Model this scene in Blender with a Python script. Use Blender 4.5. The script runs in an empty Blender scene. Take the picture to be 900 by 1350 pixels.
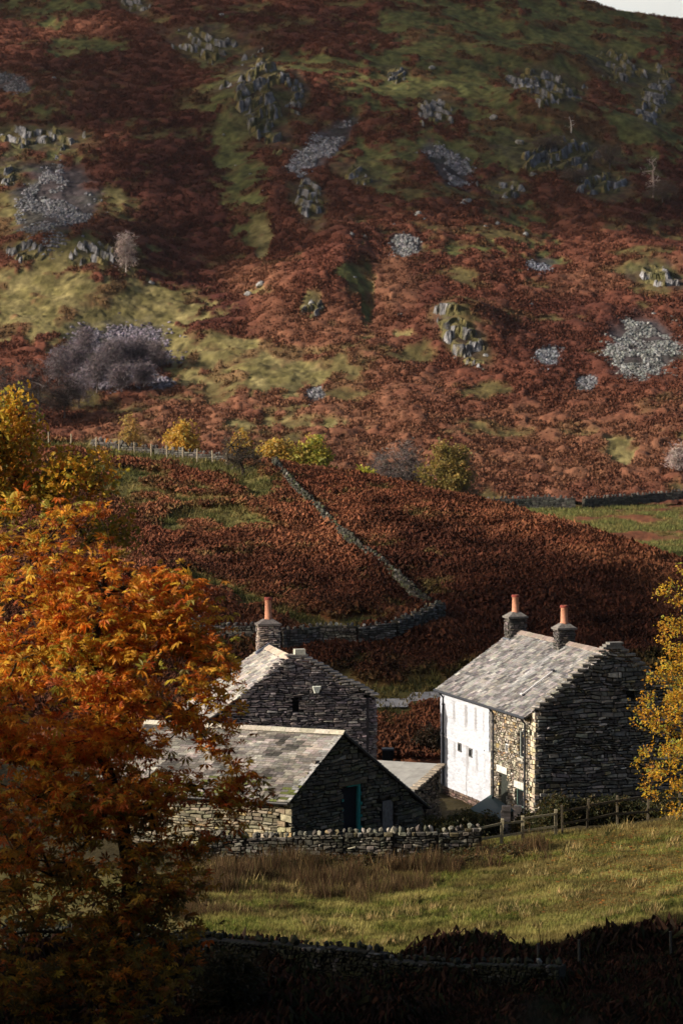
import bpy, math, random
import numpy as np
R = math.radians
rng = np.random.default_rng(7)
random.seed(7)
scene = bpy.context.scene
COL = scene.collection

# ------------------------------------------------------------------ camera, sky, sun, exposure
CAM_Z, PITCH, FPX = 18.0, R(2.42), 3189.0        # focal length in pixels of the 900 x 1350 photograph
cam_d = bpy.data.cameras.new('camera'); cam = bpy.data.objects.new('camera', cam_d); COL.objects.link(cam)
cam_d.sensor_fit = 'VERTICAL'; cam_d.sensor_height = 36.0; cam_d.lens = 36.0 * FPX / 1350.0
cam_d.clip_start = 0.1; cam_d.clip_end = 12000
cam.location = (0, 0, CAM_Z); cam.rotation_euler = (R(90) - PITCH, 0, 0)
cam_d.dof.use_dof = True; cam_d.dof.focus_distance = 102; cam_d.dof.aperture_fstop = 1.2
scene.camera = cam

SUN_EL, SUN_AZ = R(22), R(17.5)                   # sun stands to the left, a little behind the camera
sdir = np.array([-math.cos(SUN_EL) * math.cos(SUN_AZ), -math.cos(SUN_EL) * math.sin(SUN_AZ), math.sin(SUN_EL)])
w = bpy.data.worlds.new('World'); scene.world = w; w.use_nodes = True
nt = w.node_tree; bg = nt.nodes['Background']
sky = nt.nodes.new('ShaderNodeTexSky'); sky.sky_type = 'NISHITA'; sky.sun_disc = False
sky.sun_elevation = SUN_EL; sky.sun_rotation = math.atan2(sdir[0], sdir[1]); sky.air_density = 1.0; sky.dust_density = 5.0
nt.links.new(sky.outputs[0], bg.inputs[0]); bg.inputs[1].default_value = 0.078
sl = bpy.data.lights.new('sun', 'SUN'); sl.energy = 5.0; sl.angle = R(0.5); sl.color = (1.0, 0.88, 0.73)
so = bpy.data.objects.new('sun', sl); COL.objects.link(so)
from mathutils import Vector
so.rotation_euler = Vector((-sdir[0], -sdir[1], -sdir[2])).to_track_quat('-Z', 'Y').to_euler(); so.location = (-40, 0, 60)
scene.view_settings.view_transform = 'Standard'; scene.view_settings.look = 'None'
scene.view_settings.exposure = 0.42; scene.view_settings.gamma = 1.0
scene.view_settings.use_curve_mapping = False
scene.render.engine = 'CYCLES'
scene.cycles.use_denoising = True
scene.cycles.max_bounces = 6; scene.cycles.transparent_max_bounces = 8

# ------------------------------------------------------------------ noise
def h2(ix, iy, seed=0):
    a = (np.asarray(ix).astype(np.int64) * 374761393 + np.asarray(iy).astype(np.int64) * 668265263 + seed * 1442695041) & 0xffffffff
    a = ((a ^ (a >> 13)) * 1274126177) & 0xffffffff
    a = ((a ^ (a >> 16)) * 2246822519) & 0xffffffff
    return ((a ^ (a >> 15)) & 0xffffff) / float(0xffffff)
def vnoise(x, y, seed=0):
    ix, iy = np.floor(x), np.floor(y); fx, fy = x - ix, y - iy
    fx = fx * fx * fx * (fx * (fx * 6 - 15) + 10); fy = fy * fy * fy * (fy * (fy * 6 - 15) + 10)
    a, b, c, d = h2(ix, iy, seed), h2(ix + 1, iy, seed), h2(ix, iy + 1, seed), h2(ix + 1, iy + 1, seed)
    return (a + (b - a) * fx) * (1 - fy) + (c + (d - c) * fx) * fy
def fbm(x, y, o=4, seed=0):
    s, a, t = 0, 1.0, 0
    for k in range(o):
        s = s + a * (vnoise(x * 2 ** k + 17.3 * k, y * 2 ** k + 5.1 * k, seed + k) * 2 - 1); t += a; a *= .5
    return s / t
def worley(x, y, seed=0):
    ix, iy = np.floor(x), np.floor(y)
    f1 = np.full(np.shape(x), 9.0); f2 = np.full(np.shape(x), 9.0); cid = np.zeros(np.shape(x))
    for dx in (-1, 0, 1):
        for dy in (-1, 0, 1):
            cx, cy = ix + dx, iy + dy
            px, py = cx + h2(cx, cy, seed), cy + h2(cx, cy, seed + 9)
            d = np.hypot(x - px, y - py); m = d < f1
            f2 = np.where(m, f1, np.minimum(f2, d)); cid = np.where(m, h2(cx, cy, seed + 5), cid); f1 = np.where(m, d, f1)
    return f1, f2, cid
def ss(t): t = np.clip(t, 0, 1); return t * t * (3 - 2 * t)
def sstep(a, b, t): return ss((t - a) / (b - a))

# ------------------------------------------------------------------ the lie of the land
def ang(py): return np.arctan((675.0 - np.asarray(py, float)) / FPX) - PITCH     # elevation of a picture row
def project(x, y, z):
    dz = z - CAM_Z; c, s = math.cos(PITCH), math.sin(PITCH)
    d = y * c - dz * s; u = y * s + dz * c
    return 450 + FPX * x / d, 675 - FPX * u / d
K_PX = np.array([-300, -100, 50, 180, 300, 350, 450, 520, 600, 700, 780, 870, 1000, 1200.])
K_PY = np.array([560, 575, 583, 600, 613, 617, 633, 646, 661, 690, 712, 745, 800, 880.])
K_Y = np.array([222, 215, 212, 208, 204, 200, 195, 190, 185, 176, 168, 160, 150, 140.])
K_U = (K_PX - 450) / FPX; K_Z = CAM_Z + np.tan(ang(K_PY)) * K_Y
FELL0 = 340.0
def prof(s): return .30 * s + .00065 * s * s - 8e-7 * s ** 3
def fdrop(x, s): return .16 * np.maximum(0, x - 18) * sstep(60, 200, s)
S_PX = np.array([-1500, -200, 0, 300, 500, 650, 760, 800, 850, 900, 1000, 1300, 2200.])
S_PY = np.array([-160, -150, -140, -110, -75, -35, 0, 13, 20, 27, 40, 90, 160.])
S_U = (S_PX - 450) / FPX
S_YC = []
for u, py in zip(S_U, S_PY):
    Y = np.arange(420, 1400, 1.0)
    r = (4.7 + prof(np.minimum(Y - FELL0, 420)) + .3 * np.maximum(0, Y - FELL0 - 420) - fdrop(u * Y, Y - FELL0) - CAM_Z) / Y
    k = np.argmax(r > math.tan(float(ang(py)))); S_YC.append(Y[k] if k else 900.0)
S_YC = np.array(S_YC)
def H(x, y):
    x = np.asarray(x, float); y = np.asarray(y, float)
    ys = np.maximum(y, 1.0); u = np.where(y > 60, x / ys, 0)
    # farm level, rising to the right, the slope the camera stands on, an unseen bank added at left to shade the foreground
    rx = np.maximum(0, x - 2.0)
    z = .3 + .125 * rx * rx / (rx + 2.5) * sstep(103, 97.5, y)
    z = z - .55 * sstep(97.5, 101, y) * sstep(122, 119, y) * sstep(3.6, 4.1, x - .19 * (y - 112.5) * (y > 112.5))
    z = z + 16.0 * np.clip((60 - y) / 60, 0, 3) ** 1.5
    z = z + (14 * ss((-x - 15) / 10) + 10.5 * ss((-x - 25) / 20)) * ss((68 - y) / 9) + 6 * ss((-x - 12) / 20) * sstep(66, 80, y) * sstep(125, 112, y)
    z = z + (.10 * fbm(x / 5, y / 5, 3, 3) + .13 * fbm(x / 1.8, y / 1.5, 2, 4) * sstep(74, 77, y) * sstep(96, 93, y)) * sstep(140, 110, y)
    # the bracken knoll
    Yc, Zc = np.interp(u, K_U, K_Y), np.interp(u, K_U, K_Z)
    t = np.clip((y - 127) / (Yc - 127), 0, 1)
    face = .3 + .6 * sstep(121, 130, y) + (Zc - .9) * (1 - (1 - t) ** 1.45) + sstep(122, 140, y) * sstep(Yc, Yc - 14, y) * (.9 * fbm(x / 13, y / 13, 3, 21))
    back = Zc - .0035 * np.maximum(0, y - Yc) ** 2
    val = 2.0 + 2.7 * np.clip((y - 262) / 78, 0, 1)
    kn = np.where(y <= Yc, face, np.maximum(back, val))
    z = np.where(y > 121, kn, z)
    # the fell
    s = np.maximum(0, y - FELL0); sc = np.interp(u, S_U, S_YC) - FELL0
    se = np.minimum(s, sc)
    f = 4.7 + prof(np.minimum(se, 420)) + .3 * np.maximum(0, se - 420) + .06 * np.maximum(0, s - sc) - fdrop(x, se)
    q = sstep(0, 30, s)
    f = f + q * (3.6 * fbm(x / 48 + .3 * y / 48, y / 90, 3, 41) + 1.1 * fbm(x / 14, y / 22, 3, 45) + .35 * fbm(x / 5, y / 6, 2, 49)) * np.where(s < sc, 1, .4)
    for (bx, by, rxx, ry, hh) in BUMPS:
        f = f + hh * np.exp(-((x - bx) / rxx) ** 2 - ((y - by) / ry) ** 2)
    return np.where(y > FELL0, f, z)
BUMPS = []
def hit(px, py, y0=62.0, y1=800.0, step=1.0):
    """where the sight line through a picture point meets the land"""
    px = np.atleast_1d(np.asarray(px, float)); py = np.atleast_1d(np.asarray(py, float))
    v = np.tan(ang(py)); c = np.cos(np.arctan((675 - py) / FPX)) / np.cos(ang(py))
    u = (px - 450) / FPX * c
    Y = np.full(px.shape, y0); done = np.zeros(px.shape, bool); prev = np.full(px.shape, 1.0); res = np.full(px.shape, y1)
    yy = y0
    while yy < y1 and not done.all():
        g = CAM_Z + v * yy - H(u * yy, np.full(px.shape, yy))
        n = (~done) & (g <= 0)
        res[n] = yy - step * (-g[n]) / np.maximum(1e-6, prev[n] - g[n]); done |= n; prev = g; yy += step
    return np.stack([u * res, res, H(u * res, res)], 1)
def ray(px, py, Y):
    c = math.cos(math.atan((675 - py) / FPX)) / math.cos(float(ang(py)))
    return np.array([(px - 450) / FPX * c * Y, Y, CAM_Z + math.tan(float(ang(py))) * Y])
for (px, py, rx, ry, hh) in [(600, 440, 7, 9, 5.0), (395, 395, 8, 9, 3.5), (455, 350, 5, 14, 3.0), (490, 405, 1.8, 10, -1.3), (870, 355, 14, 10, 3.5), (345, 130, 13, 16, 5),
                             (250, 330, 12, 50, -3.5), (60, 330, 16, 10, 3.5), (760, 165, 20, 10, 5), (720, 90, 14, 10, 4)]:
    p = hit(px, py)[0]; BUMPS.append((p[0], p[1], rx, ry, hh))

# ------------------------------------------------------------------ mesh helpers
def link(o, parent=None):
    COL.objects.link(o)
    if parent is not None: o.parent = parent
    return o
def build(name, V, F, C, mat, parent=None, smooth=False):
    """one mesh object from numpy arrays; F is (n,3) or (n,4), or a list of such; C is per vertex RGB"""
    V = np.asarray(V, float); Fs = F if isinstance(F, list) else [F]; Fs = [np.asarray(f, np.int64) for f in Fs if len(f)]
    me = bpy.data.meshes.new(name)
    me.vertices.add(len(V)); me.vertices.foreach_set('co', V.astype(np.float32).ravel())
    idx = np.concatenate([f.ravel() for f in Fs]); tot = np.concatenate([np.full(len(f), f.shape[1]) for f in Fs])
    me.loops.add(len(idx)); me.loops.foreach_set('vertex_index', idx.astype(np.int32))
    st = np.concatenate([[0], np.cumsum(tot)[:-1]])
    me.polygons.add(len(tot)); me.polygons.foreach_set('loop_start', st.astype(np.int32))
    try: me.polygons.foreach_set('loop_total', tot.astype(np.int32))
    except Exception: pass
    me.polygons.foreach_set('use_smooth', np.full(len(tot), bool(smooth)))
    if C is not None:
        C = np.asarray(C, float)
        if C.ndim == 1: C = np.tile(C, (len(V), 1))
        at = me.color_attributes.new('Col', 'FLOAT_COLOR', 'POINT')
        at.data.foreach_set('color', np.concatenate([C, np.ones((len(C), 1))], 1).astype(np.float32).ravel())
    me.update(calc_edges=True); me.validate()
    if mat: me.materials.append(mat)
    return link(bpy.data.objects.new(name, me), parent)
def tag(o, label=None, cat=None, group=None, kind=None):
    if label: o['label'] = label
    if cat: o['category'] = cat
    if group: o['group'] = group
    if kind: o['kind'] = kind
    return o
def empty(name, loc, label, cat, group=None):
    o = bpy.data.objects.new(name, None); o.empty_display_size = .3; o.location = tuple(float(v) for v in loc); link(o)
    return tag(o, label, cat, group)
class MB:
    """collects pieces; built as one mesh"""
    def __init__(s): s.v, s.q, s.t, s.c, s.n = [], [], [], [], 0
    def add(s, V, F, c):
        V = np.asarray(V, float); F = np.asarray(F, np.int64)
        s.v.append(V); (s.q if F.shape[1] == 4 else s.t).append(F + s.n)
        c = np.asarray(c, float); s.c.append(np.tile(c, (len(V), 1)) if c.ndim == 1 else c); s.n += len(V)
    def hexa(s, P, c):          # 8 corners: bottom ring 0-3, top ring 4-7
        s.add(P, [(0, 3, 2, 1), (4, 5, 6, 7), (0, 1, 5, 4), (1, 2, 6, 5), (2, 3, 7, 6), (3, 0, 4, 7)], c)
    def box(s, o, ex, ey, ez, c):
        o, ex, ey, ez = [np.asarray(a, float) for a in (o, ex, ey, ez)]
        s.hexa([o, o + ex, o + ex + ey, o + ey, o + ez, o + ex + ez, o + ex + ey + ez, o + ey + ez], c)
    def tube(s, p0, p1, r0, r1=None, c=(.1, .1, .1), n=8, cap=True):
        p0, p1 = np.asarray(p0, float), np.asarray(p1, float); r1 = r0 if r1 is None else r1
        d = p1 - p0; d /= np.linalg.norm(d); a = np.cross(d, (0, 0, 1) if abs(d[2]) < .9 else (1, 0, 0)); a /= np.linalg.norm(a); b = np.cross(d, a)
        th = np.arange(n) * 2 * math.pi / n; rg = np.cos(th)[:, None] * a + np.sin(th)[:, None] * b
        V = np.concatenate([p0 + r0 * rg, p1 + r1 * rg]); i = np.arange(n); j = (i + 1) % n
        s.add(V, np.stack([i, j, j + n, i + n], 1), c)
        if cap:
            s.add(np.concatenate([p1[None], p1 + r1 * rg]), np.stack([0 * i, i + 1, j + 1], 1), c)
            s.add(np.concatenate([p0[None], p0 + r0 * rg]), np.stack([0 * i, j + 1, i + 1], 1), c)
    def lathe(s, o, prof, c, n=16):      # prof: (r, z)
        th = np.arange(n) * 2 * math.pi / n; o = np.asarray(o, float)
        V = np.concatenate([np.stack([o[0] + r * np.cos(th), o[1] + r * np.sin(th), np.full(n, o[2] + z)], 1) for r, z in prof])
        i = np.arange(n); j = (i + 1) % n
        s.add(V, np.concatenate([np.stack([i + k * n, j + k * n, j + k * n + n, i + k * n + n], 1) for k in range(len(prof) - 1)]), c)
    def build(s, name, mat, parent=None, smooth=False):
        F = [np.concatenate(a) for a in (s.q, s.t) if a]
        return build(name, np.concatenate(s.v), F, np.concatenate(s.c), mat, parent, smooth)
def local(o, loc):
    """move mesh data so that the object's origin sits at loc"""
    n = len(o.data.vertices); a = np.empty(n * 3, np.float32); o.data.vertices.foreach_get('co', a)
    a = a.reshape(-1, 3) - np.asarray(loc, np.float32); o.data.vertices.foreach_set('co', a.ravel()); o.data.update()
    return o
def rebase(e):
    """children were built in world space: shift them under their Empty"""
    L = np.array(e.location)
    def rec(o):
        for ch in o.children:
            if ch.type == 'MESH' and not ch.get('_based'): local(ch, L); ch['_based'] = 1
            rec(ch)
    rec(e)
    def clr(o):
        for ch in o.children:
            if '_based' in ch: del ch['_based']
            clr(ch)
    clr(e)
    return e
def jig(c, a, n=None, hue=.0):
    """random brightness (and a little hue) variation of a colour"""
    n1 = 1 if n is None else n
    b = 1 + (rng.random((n1, 1)) * 2 - 1) * a
    C = np.clip(np.asarray(c, float) * b * (1 + (rng.random((n1, 3)) * 2 - 1) * hue), 0, 1)
    return C[0] if n is None else C
def pick(cols, wts, n, a=.2, hue=.06):
    cols = np.asarray(cols, float); k = rng.choice(len(cols), n, p=np.asarray(wts) / np.sum(wts))
    return np.clip(cols[k] * (1 + (rng.random((n, 1)) * 2 - 1) * a) * (1 + (rng.random((n, 3)) * 2 - 1) * hue), 0, 1)
def rotz(a):
    c, s, o, z = np.cos(a), np.sin(a), np.ones_like(a), np.zeros_like(a)
    return np.stack([np.stack([c, -s, z], -1), np.stack([s, c, z], -1), np.stack([z, z, o], -1)], -2)
def rotx(a):
    c, s, o, z = np.cos(a), np.sin(a), np.ones_like(a), np.zeros_like(a)
    return np.stack([np.stack([o, z, z], -1), np.stack([z, c, -s], -1), np.stack([z, s, c], -1)], -2)
def rand_rot(n, tilt=math.pi):
    return rotz(rng.random(n) * 6.2832) @ rotx((rng.random(n) * 2 - 1) * tilt) @ rotz(rng.random(n) * 6.2832)
def scatter(T, F, P, M, S, C, jitter=0):
    """copies of a template (k verts) at P with rotations M, sizes S (n,) or (n,3), colours C (n,3)"""
    T = np.asarray(T, float); F = np.asarray(F, np.int64); n, k = len(P), len(T)
    S = np.asarray(S, float); S = S[:, None] if S.ndim == 1 else S
    L = T[None] * S[:, None, :]
    if jitter: L = L * (1 + (rng.random((n, k, 1)) * 2 - 1) * jitter)
    V = np.einsum('nij,nkj->nki', M, L) + P[:, None, :]
    FF = (F[None] + (np.arange(n) * k)[:, None, None]).reshape(-1, F.shape[1])
    return V.reshape(-1, 3), FF, np.repeat(np.asarray(C, float), k, 0)
def merge(parts):
    V, F, C, n = [], [], [], 0
    for v, f, c in parts:
        V.append(v); F.append(f + n); C.append(c); n += len(v)
    return np.concatenate(V), np.concatenate(F), np.concatenate(C)

# ------------------------------------------------------------------ materials (all procedural; base colour per vertex in "Col")
def mat(name, rough=.9, nscale=6.0, namt=.35, bscale=20.0, bump=.3, trans=0.0, spec=.3, metal=0.0, col=None, dist=.02):
    m = bpy.data.materials.new(name); m.use_nodes = True; t = m.node_tree; N = t.nodes; Lk = t.links; N.clear()
    out = N.new('ShaderNodeOutputMaterial'); p = N.new('ShaderNodeBsdfPrincipled')
    p.inputs['Roughness'].default_value = rough; p.inputs['Specular IOR Level'].default_value = spec; p.inputs['Metallic'].default_value = metal
    if col is None:
        a = N.new('ShaderNodeAttribute'); a.attribute_name = 'Col'; src = a.outputs['Color']
    else:
        a = N.new('ShaderNodeRGB'); a.outputs[0].default_value = (*col, 1); src = a.outputs[0]
    tc = N.new('ShaderNodeTexCoord')
    if namt > 0:
        n = N.new('ShaderNodeTexNoise'); n.inputs['Scale'].default_value = nscale; n.inputs['Detail'].default_value = 5; n.inputs['Roughness'].default_value = .65
        Lk.new(tc.outputs['Object'], n.inputs['Vector'])
        mr = N.new('ShaderNodeMapRange'); mr.inputs[1].default_value = .28; mr.inputs[2].default_value = .72
        mr.inputs[3].default_value = 1 - namt; mr.inputs[4].default_value = 1 + namt; Lk.new(n.outputs['Fac'], mr.inputs[0])
        vm = N.new('ShaderNodeVectorMath'); vm.operation = 'SCALE'; Lk.new(src, vm.inputs[0]); Lk.new(mr.outputs[0], vm.inputs['Scale']); src = vm.outputs[0]
    Lk.new(src, p.inputs['Base Color'])
    if bump > 0:
        n2 = N.new('ShaderNodeTexNoise'); n2.inputs['Scale'].default_value = bscale; n2.inputs['Detail'].default_value = 4
        Lk.new(tc.outputs['Object'], n2.inputs['Vector'])
        b = N.new('ShaderNodeBump'); b.inputs['Strength'].default_value = bump; b.inputs['Distance'].default_value = dist
        Lk.new(n2.outputs['Fac'], b.inputs['Height']); Lk.new(b.outputs[0], p.inputs['Normal'])
    fin = p.outputs[0]
    if trans > 0:
        tr = N.new('ShaderNodeBsdfTranslucent'); Lk.new(src, tr.inputs['Color'])
        mx = N.new('ShaderNodeMixShader'); mx.inputs[0].default_value = trans
        Lk.new(p.outputs[0], mx.inputs[1]); Lk.new(tr.outputs[0], mx.inputs[2]); fin = mx.outputs[0]
    Lk.new(fin, out.inputs['Surface'])
    return m
M_LAND = mat('land', .95, .8, .30, 3.0, .5, dist=.15, spec=.1)
M_STONE = mat('rubble_stone', .9, 7, .45, 26, .6, dist=.02, spec=.25)
M_ROCK = mat('fell_rock', .9, .9, .45, 2.2, .8, dist=.3, spec=.2)
M_SLATE = mat('roof_slate', .62, 9, .35, 40, .35, dist=.01, spec=.4)
M_WHITE = mat('whitewash', .85, 5, .06, 14, .55, dist=.02, spec=.2)
M_LEAF = mat('leaves', .5, 30, .15, 0, 0, trans=.52, spec=.3)
M_FROND = mat('dead_bracken_fronds', .85, 6, .2, 0, 0, trans=.12, spec=.1)
M_BARK = mat('bark', .95, 8, .4, 20, .6, dist=.02, spec=.1)
M_WOOD = mat('weathered_wood', .9, 12, .35, 30, .4, dist=.01, spec=.15)
M_METAL = mat('painted_metal', .45, 10, .1, 0, 0, spec=.5)
M_GLASS = mat('window_glass', .12, 10, .05, 0, 0, spec=.6)
M_POT = mat('terracotta', .8, 10, .2, 30, .2, dist=.01, spec=.2)
M_CONC = mat('concrete', .9, 1.5, .25, 30, .2, dist=.01, spec=.2)
M_GRASS = mat('grass_blades', .8, 2, .2, 0, 0, trans=.25, spec=.15)
# ================================================================== SETTING: ground, knoll, fell
def ell(px, py, L, warp, d1=1.22, d0=.78):
    """soft union of ellipses (cx, cy, rx, ry, rot degrees[, weight]) laid on the slope, edges broken by noise"""
    m = np.zeros(np.shape(px))
    for e in L:
        a = R(e[4]); dx, dy = px - e[0], py - e[1]
        xx, yy = dx * math.cos(a) + dy * math.sin(a), -dx * math.sin(a) + dy * math.cos(a)
        d = np.sqrt((xx / e[2]) ** 2 + (yy / e[3]) ** 2) + warp
        m = np.maximum(m, sstep(d1, d0, d) * (e[5] if len(e) > 5 else 1))
    return m
def lerp(a, b, t): return a + (b - a) * np.asarray(t)[..., None]
def grid_faces(n, m):
    i = np.arange(n - 1)[:, None] * m + np.arange(m - 1)[None]; i = i.ravel()
    return np.stack([i, i + 1, i + m + 1, i + m], 1)
# --- fell
FELL_YELLOW = [(95, 405, 170, 62, 8), (60, 345, 80, 30, 0, .8), (330, 478, 115, 36, 12), (20, 290, 45, 24, 0, .9), (150, 268, 16, 30, 0, .7), (200, 450, 70, 34, 20), (240, 500, 60, 20, 0, .6),
               (345, 320, 14, 50, 0, .8), (410, 395, 16, 14, 0), (815, 598, 22, 16, 0), (340, 385, 22, 12, 0, .7), (355, 95, 24, 9, 0, .9), (590, 420, 18, 12, 40, .8), (540, 445, 22, 6, 0, .6), (385, 560, 80, 10, 0, .5), (160, 590, 90, 12, 0, .5)]
FELL_GREEN = [(310, 190, 34, 130, -12, .85), (430, 88, 66, 12, 4), (60, 15, 70, 22, 0, .8), (110, 62, 60, 14, 0, .7), (640, 60, 150, 62, 0), (770, 60, 140, 55, 18), (850, 150, 80, 90, 0, .8), (560, 115, 120, 34, 0, .8),
              (690, 170, 120, 55, 8, .9), (500, 215, 60, 34, 0, .8), (590, 200, 60, 40, 20, .6), (690, 290, 55, 18, 0, .6), (620, 332, 55, 12, 0, .7), (700, 330, 30, 30, 0, .5), (462, 362, 26, 12, 20), (482, 400, 9, 62, -3), (730, 350, 20, 8, 0, .6),
              (360, 130, 40, 50, 0, .4), (40, 160, 60, 40, 0, .35), (870, 360, 40, 10, 8, .8), (45, 205, 55, 24, 0, .7), (120, 330, 70, 20, 0, .6)]
FELL_DARK = [(225, 260, 92, 150, 20), (270, 400, 70, 40, 35), (550, 420, 60, 90, 0, .5), (740, 440, 120, 60, 0, .6), (420, 300, 70, 60, 0, .5), (880, 260, 60, 60, 0, .8), (440, 30, 190, 26, 0, .35), (150, 120, 120, 60, 0, .6), (700, 240, 120, 40, 0, .5)]  # dense dark bracken; upper patches also put the high slope's shade into the colour
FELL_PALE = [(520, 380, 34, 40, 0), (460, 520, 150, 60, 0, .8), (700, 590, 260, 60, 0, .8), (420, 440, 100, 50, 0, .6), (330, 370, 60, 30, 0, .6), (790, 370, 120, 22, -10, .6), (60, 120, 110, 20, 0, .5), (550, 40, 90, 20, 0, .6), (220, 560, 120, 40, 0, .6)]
SCREE = [(75, 268, 52, 44, 0), (420, 200, 52, 18, -38), (592, 222, 40, 20, 40), (535, 326, 20, 14, 0), (845, 462, 46, 42, 0), (712, 353, 22, 11, 0), (722, 472, 16, 13, 0), (772, 508, 14, 10, 0), (150, 478, 68, 46, -10), (416, 522, 11, 10, 0), (12, 112, 24, 12, 10), (212, 508, 16, 7, 0)]
BR_DK, BR_MD, BR_LT = np.array([.060, .019, .015]), np.array([.120, .043, .027]), np.array([.200, .098, .056])
G_YEL, G_STR, G_GRN, G_DRK = np.array([.125, .108, .040]), np.array([.215, .178, .082]), np.array([.092, .098, .034]), np.array([.040, .043, .022])
CR = [(268, 62, 40, 24, 12, 5, 'grey crag high on the fell above the largest outcrop, near the top left'),
      (346, 135, 36, 60, -22, 8, 'largest pale grey crag on the upper fell, steep buttress with grassy cap'),
      (392, 130, 16, 22, 0, 3, 'small crag right beside the largest grey crag'),
      (407, 268, 20, 30, -25, 4, 'pale narrow crag below the slanting scree tongue'),
      (470, 232, 30, 14, 10, 4, 'low crag right of the slanting scree tongue in mid fell'),
      (575, 148, 22, 18, 25, 4, 'crag above the right hand scree in the upper green slope'),
      (519, 101, 14, 9, 0, 2.5, 'small rock outcrop in bracken left of the green slope'),
      (610, 452, 48, 22, 50, 5, 'leaning lens shaped crag with grassy back in mid fell'),
      (722, 118, 52, 20, 14, 5, 'dark crag band on the upper right green slope'),
      (745, 208, 64, 20, 4, 6, 'long dark crag under a grassy ledge at upper right'),
      (815, 92, 34, 18, 25, 5, 'dark crag close below the skyline at right'),
      (790, 245, 40, 16, 8, 4, 'dark broken crag beside the pale dead birch'),
      (868, 368, 34, 16, 14, 4, 'crag on a bracken hump above the big right hand scree'),
      (45, 185, 54, 14, 4, 4, 'broken crag line above the triangular scree'),
      (12, 232, 14, 18, 0, 3.5, 'small grey outcrop left of the triangular scree'),
      (128, 338, 38, 16, 5, 4, 'crag below the triangular scree with a pale birch on it'),
      (38, 336, 26, 12, 0, 3, 'low outcrop in yellow grass under the triangular scree'),
      (862, 132, 22, 40, 20, 4, 'steep dark rock step at the right edge of the fell'),
      (660, 250, 26, 12, 10, 3, 'scattered low crag in bracken right of the scree'),
      (412, 408, 17, 11, 0, 3, 'pale capped boulder outcrop in the middle of the bracken'),
      (180, 8, 16, 12, 30, 3, 'small outcrop at the top edge of the fell left of centre')]
def fell_colour(x, y, z):
    px, py = project(x, y, z)
    wp = .55 * fbm(x / 9, y / 14, 4, 60) + .35 * fbm(x / 2.6, y / 3.6, 2, 66)
    nf = fbm(x / 1.9, y / 2.6, 4, 61); nm = fbm(x / 8, y / 7, 4, 62)
    mix = lambda m: sstep(.30, .66, m + .55 * nf * (m > .02) + .45 * nm * (m > .02)) * (m > .02)
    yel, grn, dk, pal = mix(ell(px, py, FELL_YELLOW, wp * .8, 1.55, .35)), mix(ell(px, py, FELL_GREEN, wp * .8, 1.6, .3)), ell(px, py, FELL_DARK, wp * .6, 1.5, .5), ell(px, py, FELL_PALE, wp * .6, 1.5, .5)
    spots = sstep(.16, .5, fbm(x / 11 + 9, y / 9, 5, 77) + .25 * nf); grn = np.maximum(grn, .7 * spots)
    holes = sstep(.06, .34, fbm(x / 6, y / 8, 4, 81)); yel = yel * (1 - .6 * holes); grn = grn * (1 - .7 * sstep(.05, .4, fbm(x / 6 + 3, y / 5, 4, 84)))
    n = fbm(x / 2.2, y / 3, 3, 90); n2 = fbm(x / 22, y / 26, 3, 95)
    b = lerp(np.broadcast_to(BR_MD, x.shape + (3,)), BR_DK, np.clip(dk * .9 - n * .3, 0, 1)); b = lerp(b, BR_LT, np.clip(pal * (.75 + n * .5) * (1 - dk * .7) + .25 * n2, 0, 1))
    g1 = lerp(np.broadcast_to(G_YEL, x.shape + (3,)), G_STR, np.clip(.35 + n * .7, 0, 1)); g2 = lerp(np.broadcast_to(G_GRN, x.shape + (3,)), G_YEL, np.clip(.12 + n * .75, 0, 1))
    g2 = lerp(g2, G_DRK, np.clip(-n * .9 - .05, 0, 1))
    c = lerp(b, g2, grn); c = lerp(c, g1, yel)
    rk = ell(px, py, [(c_[0], c_[1] - 2, c_[2] * 1.15, c_[3] * 1.2, c_[4]) for c_ in CR], wp * .9, 1.4, .6); c = lerp(c, lerp(np.broadcast_to(np.array([.10, .088, .036]), x.shape + (3,)), np.array([.05, .045, .035]), np.clip(.4 + n * 1.2, 0, 1)), rk * .8); grn = np.maximum(grn, rk)
    sc = ell(px, py, SCREE, wp * .7); c = lerp(c, np.array([.05, .05, .056]), sc * .85)
    return c, np.clip(1 - np.maximum(yel, grn) * 1.0 - sc, 0, 1), px, py
us = np.concatenate([np.linspace(-.62, -.162, 46)[:-1], np.linspace(-.162, .162, 430), np.linspace(.162, .62, 46)[1:]])
ys = np.concatenate([np.linspace(336, 640, 760), np.linspace(640, 820, 130)[1:], np.linspace(820, 1500, 40)[1:]])
U, Y = np.meshgrid(us, ys); X = U * Y; Z = H(X, Y)
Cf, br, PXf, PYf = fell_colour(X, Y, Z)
wx, wy = 1.1 * fbm(X / 2.5, Y / 3, 2, 11), 1.1 * fbm(X / 2.5, Y / 3, 2, 12)
f1, f2, cid = worley((X + wx) / 2.1, (Y + wy) / 1.9, 5); g1, _, _ = worley((X - wy) / .7, (Y + wx) / .8, 8)
bumpb = np.sqrt(np.clip(1 - (f1 / .85) ** 2, 0, 1)) * (.15 + .85 * cid) * .8 + .5 * fbm(X / 3.5, Y / 3, 4, 35) + .22 * np.sqrt(np.clip(1 - (g1 / .8) ** 2, 0, 1))
Cf = np.clip(Cf * (1 + (1 - br) * (.75 * fbm(X / 1.1, Y / 1.3, 3, 36) + .35 * fbm(X / 4.5, Y / 3.5, 2, 37)))[..., None], 0, 1)
tus = .34 * np.sqrt(np.clip(1 - (g1 / .85) ** 2, 0, 1)) + .3 * fbm(X / 3, Y / 3, 2, 33)
inner = (np.abs(U) < .163)
Zd = Z + np.where(inner & (Y < 830), br * bumpb + (1 - br) * tus, 0)
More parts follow.
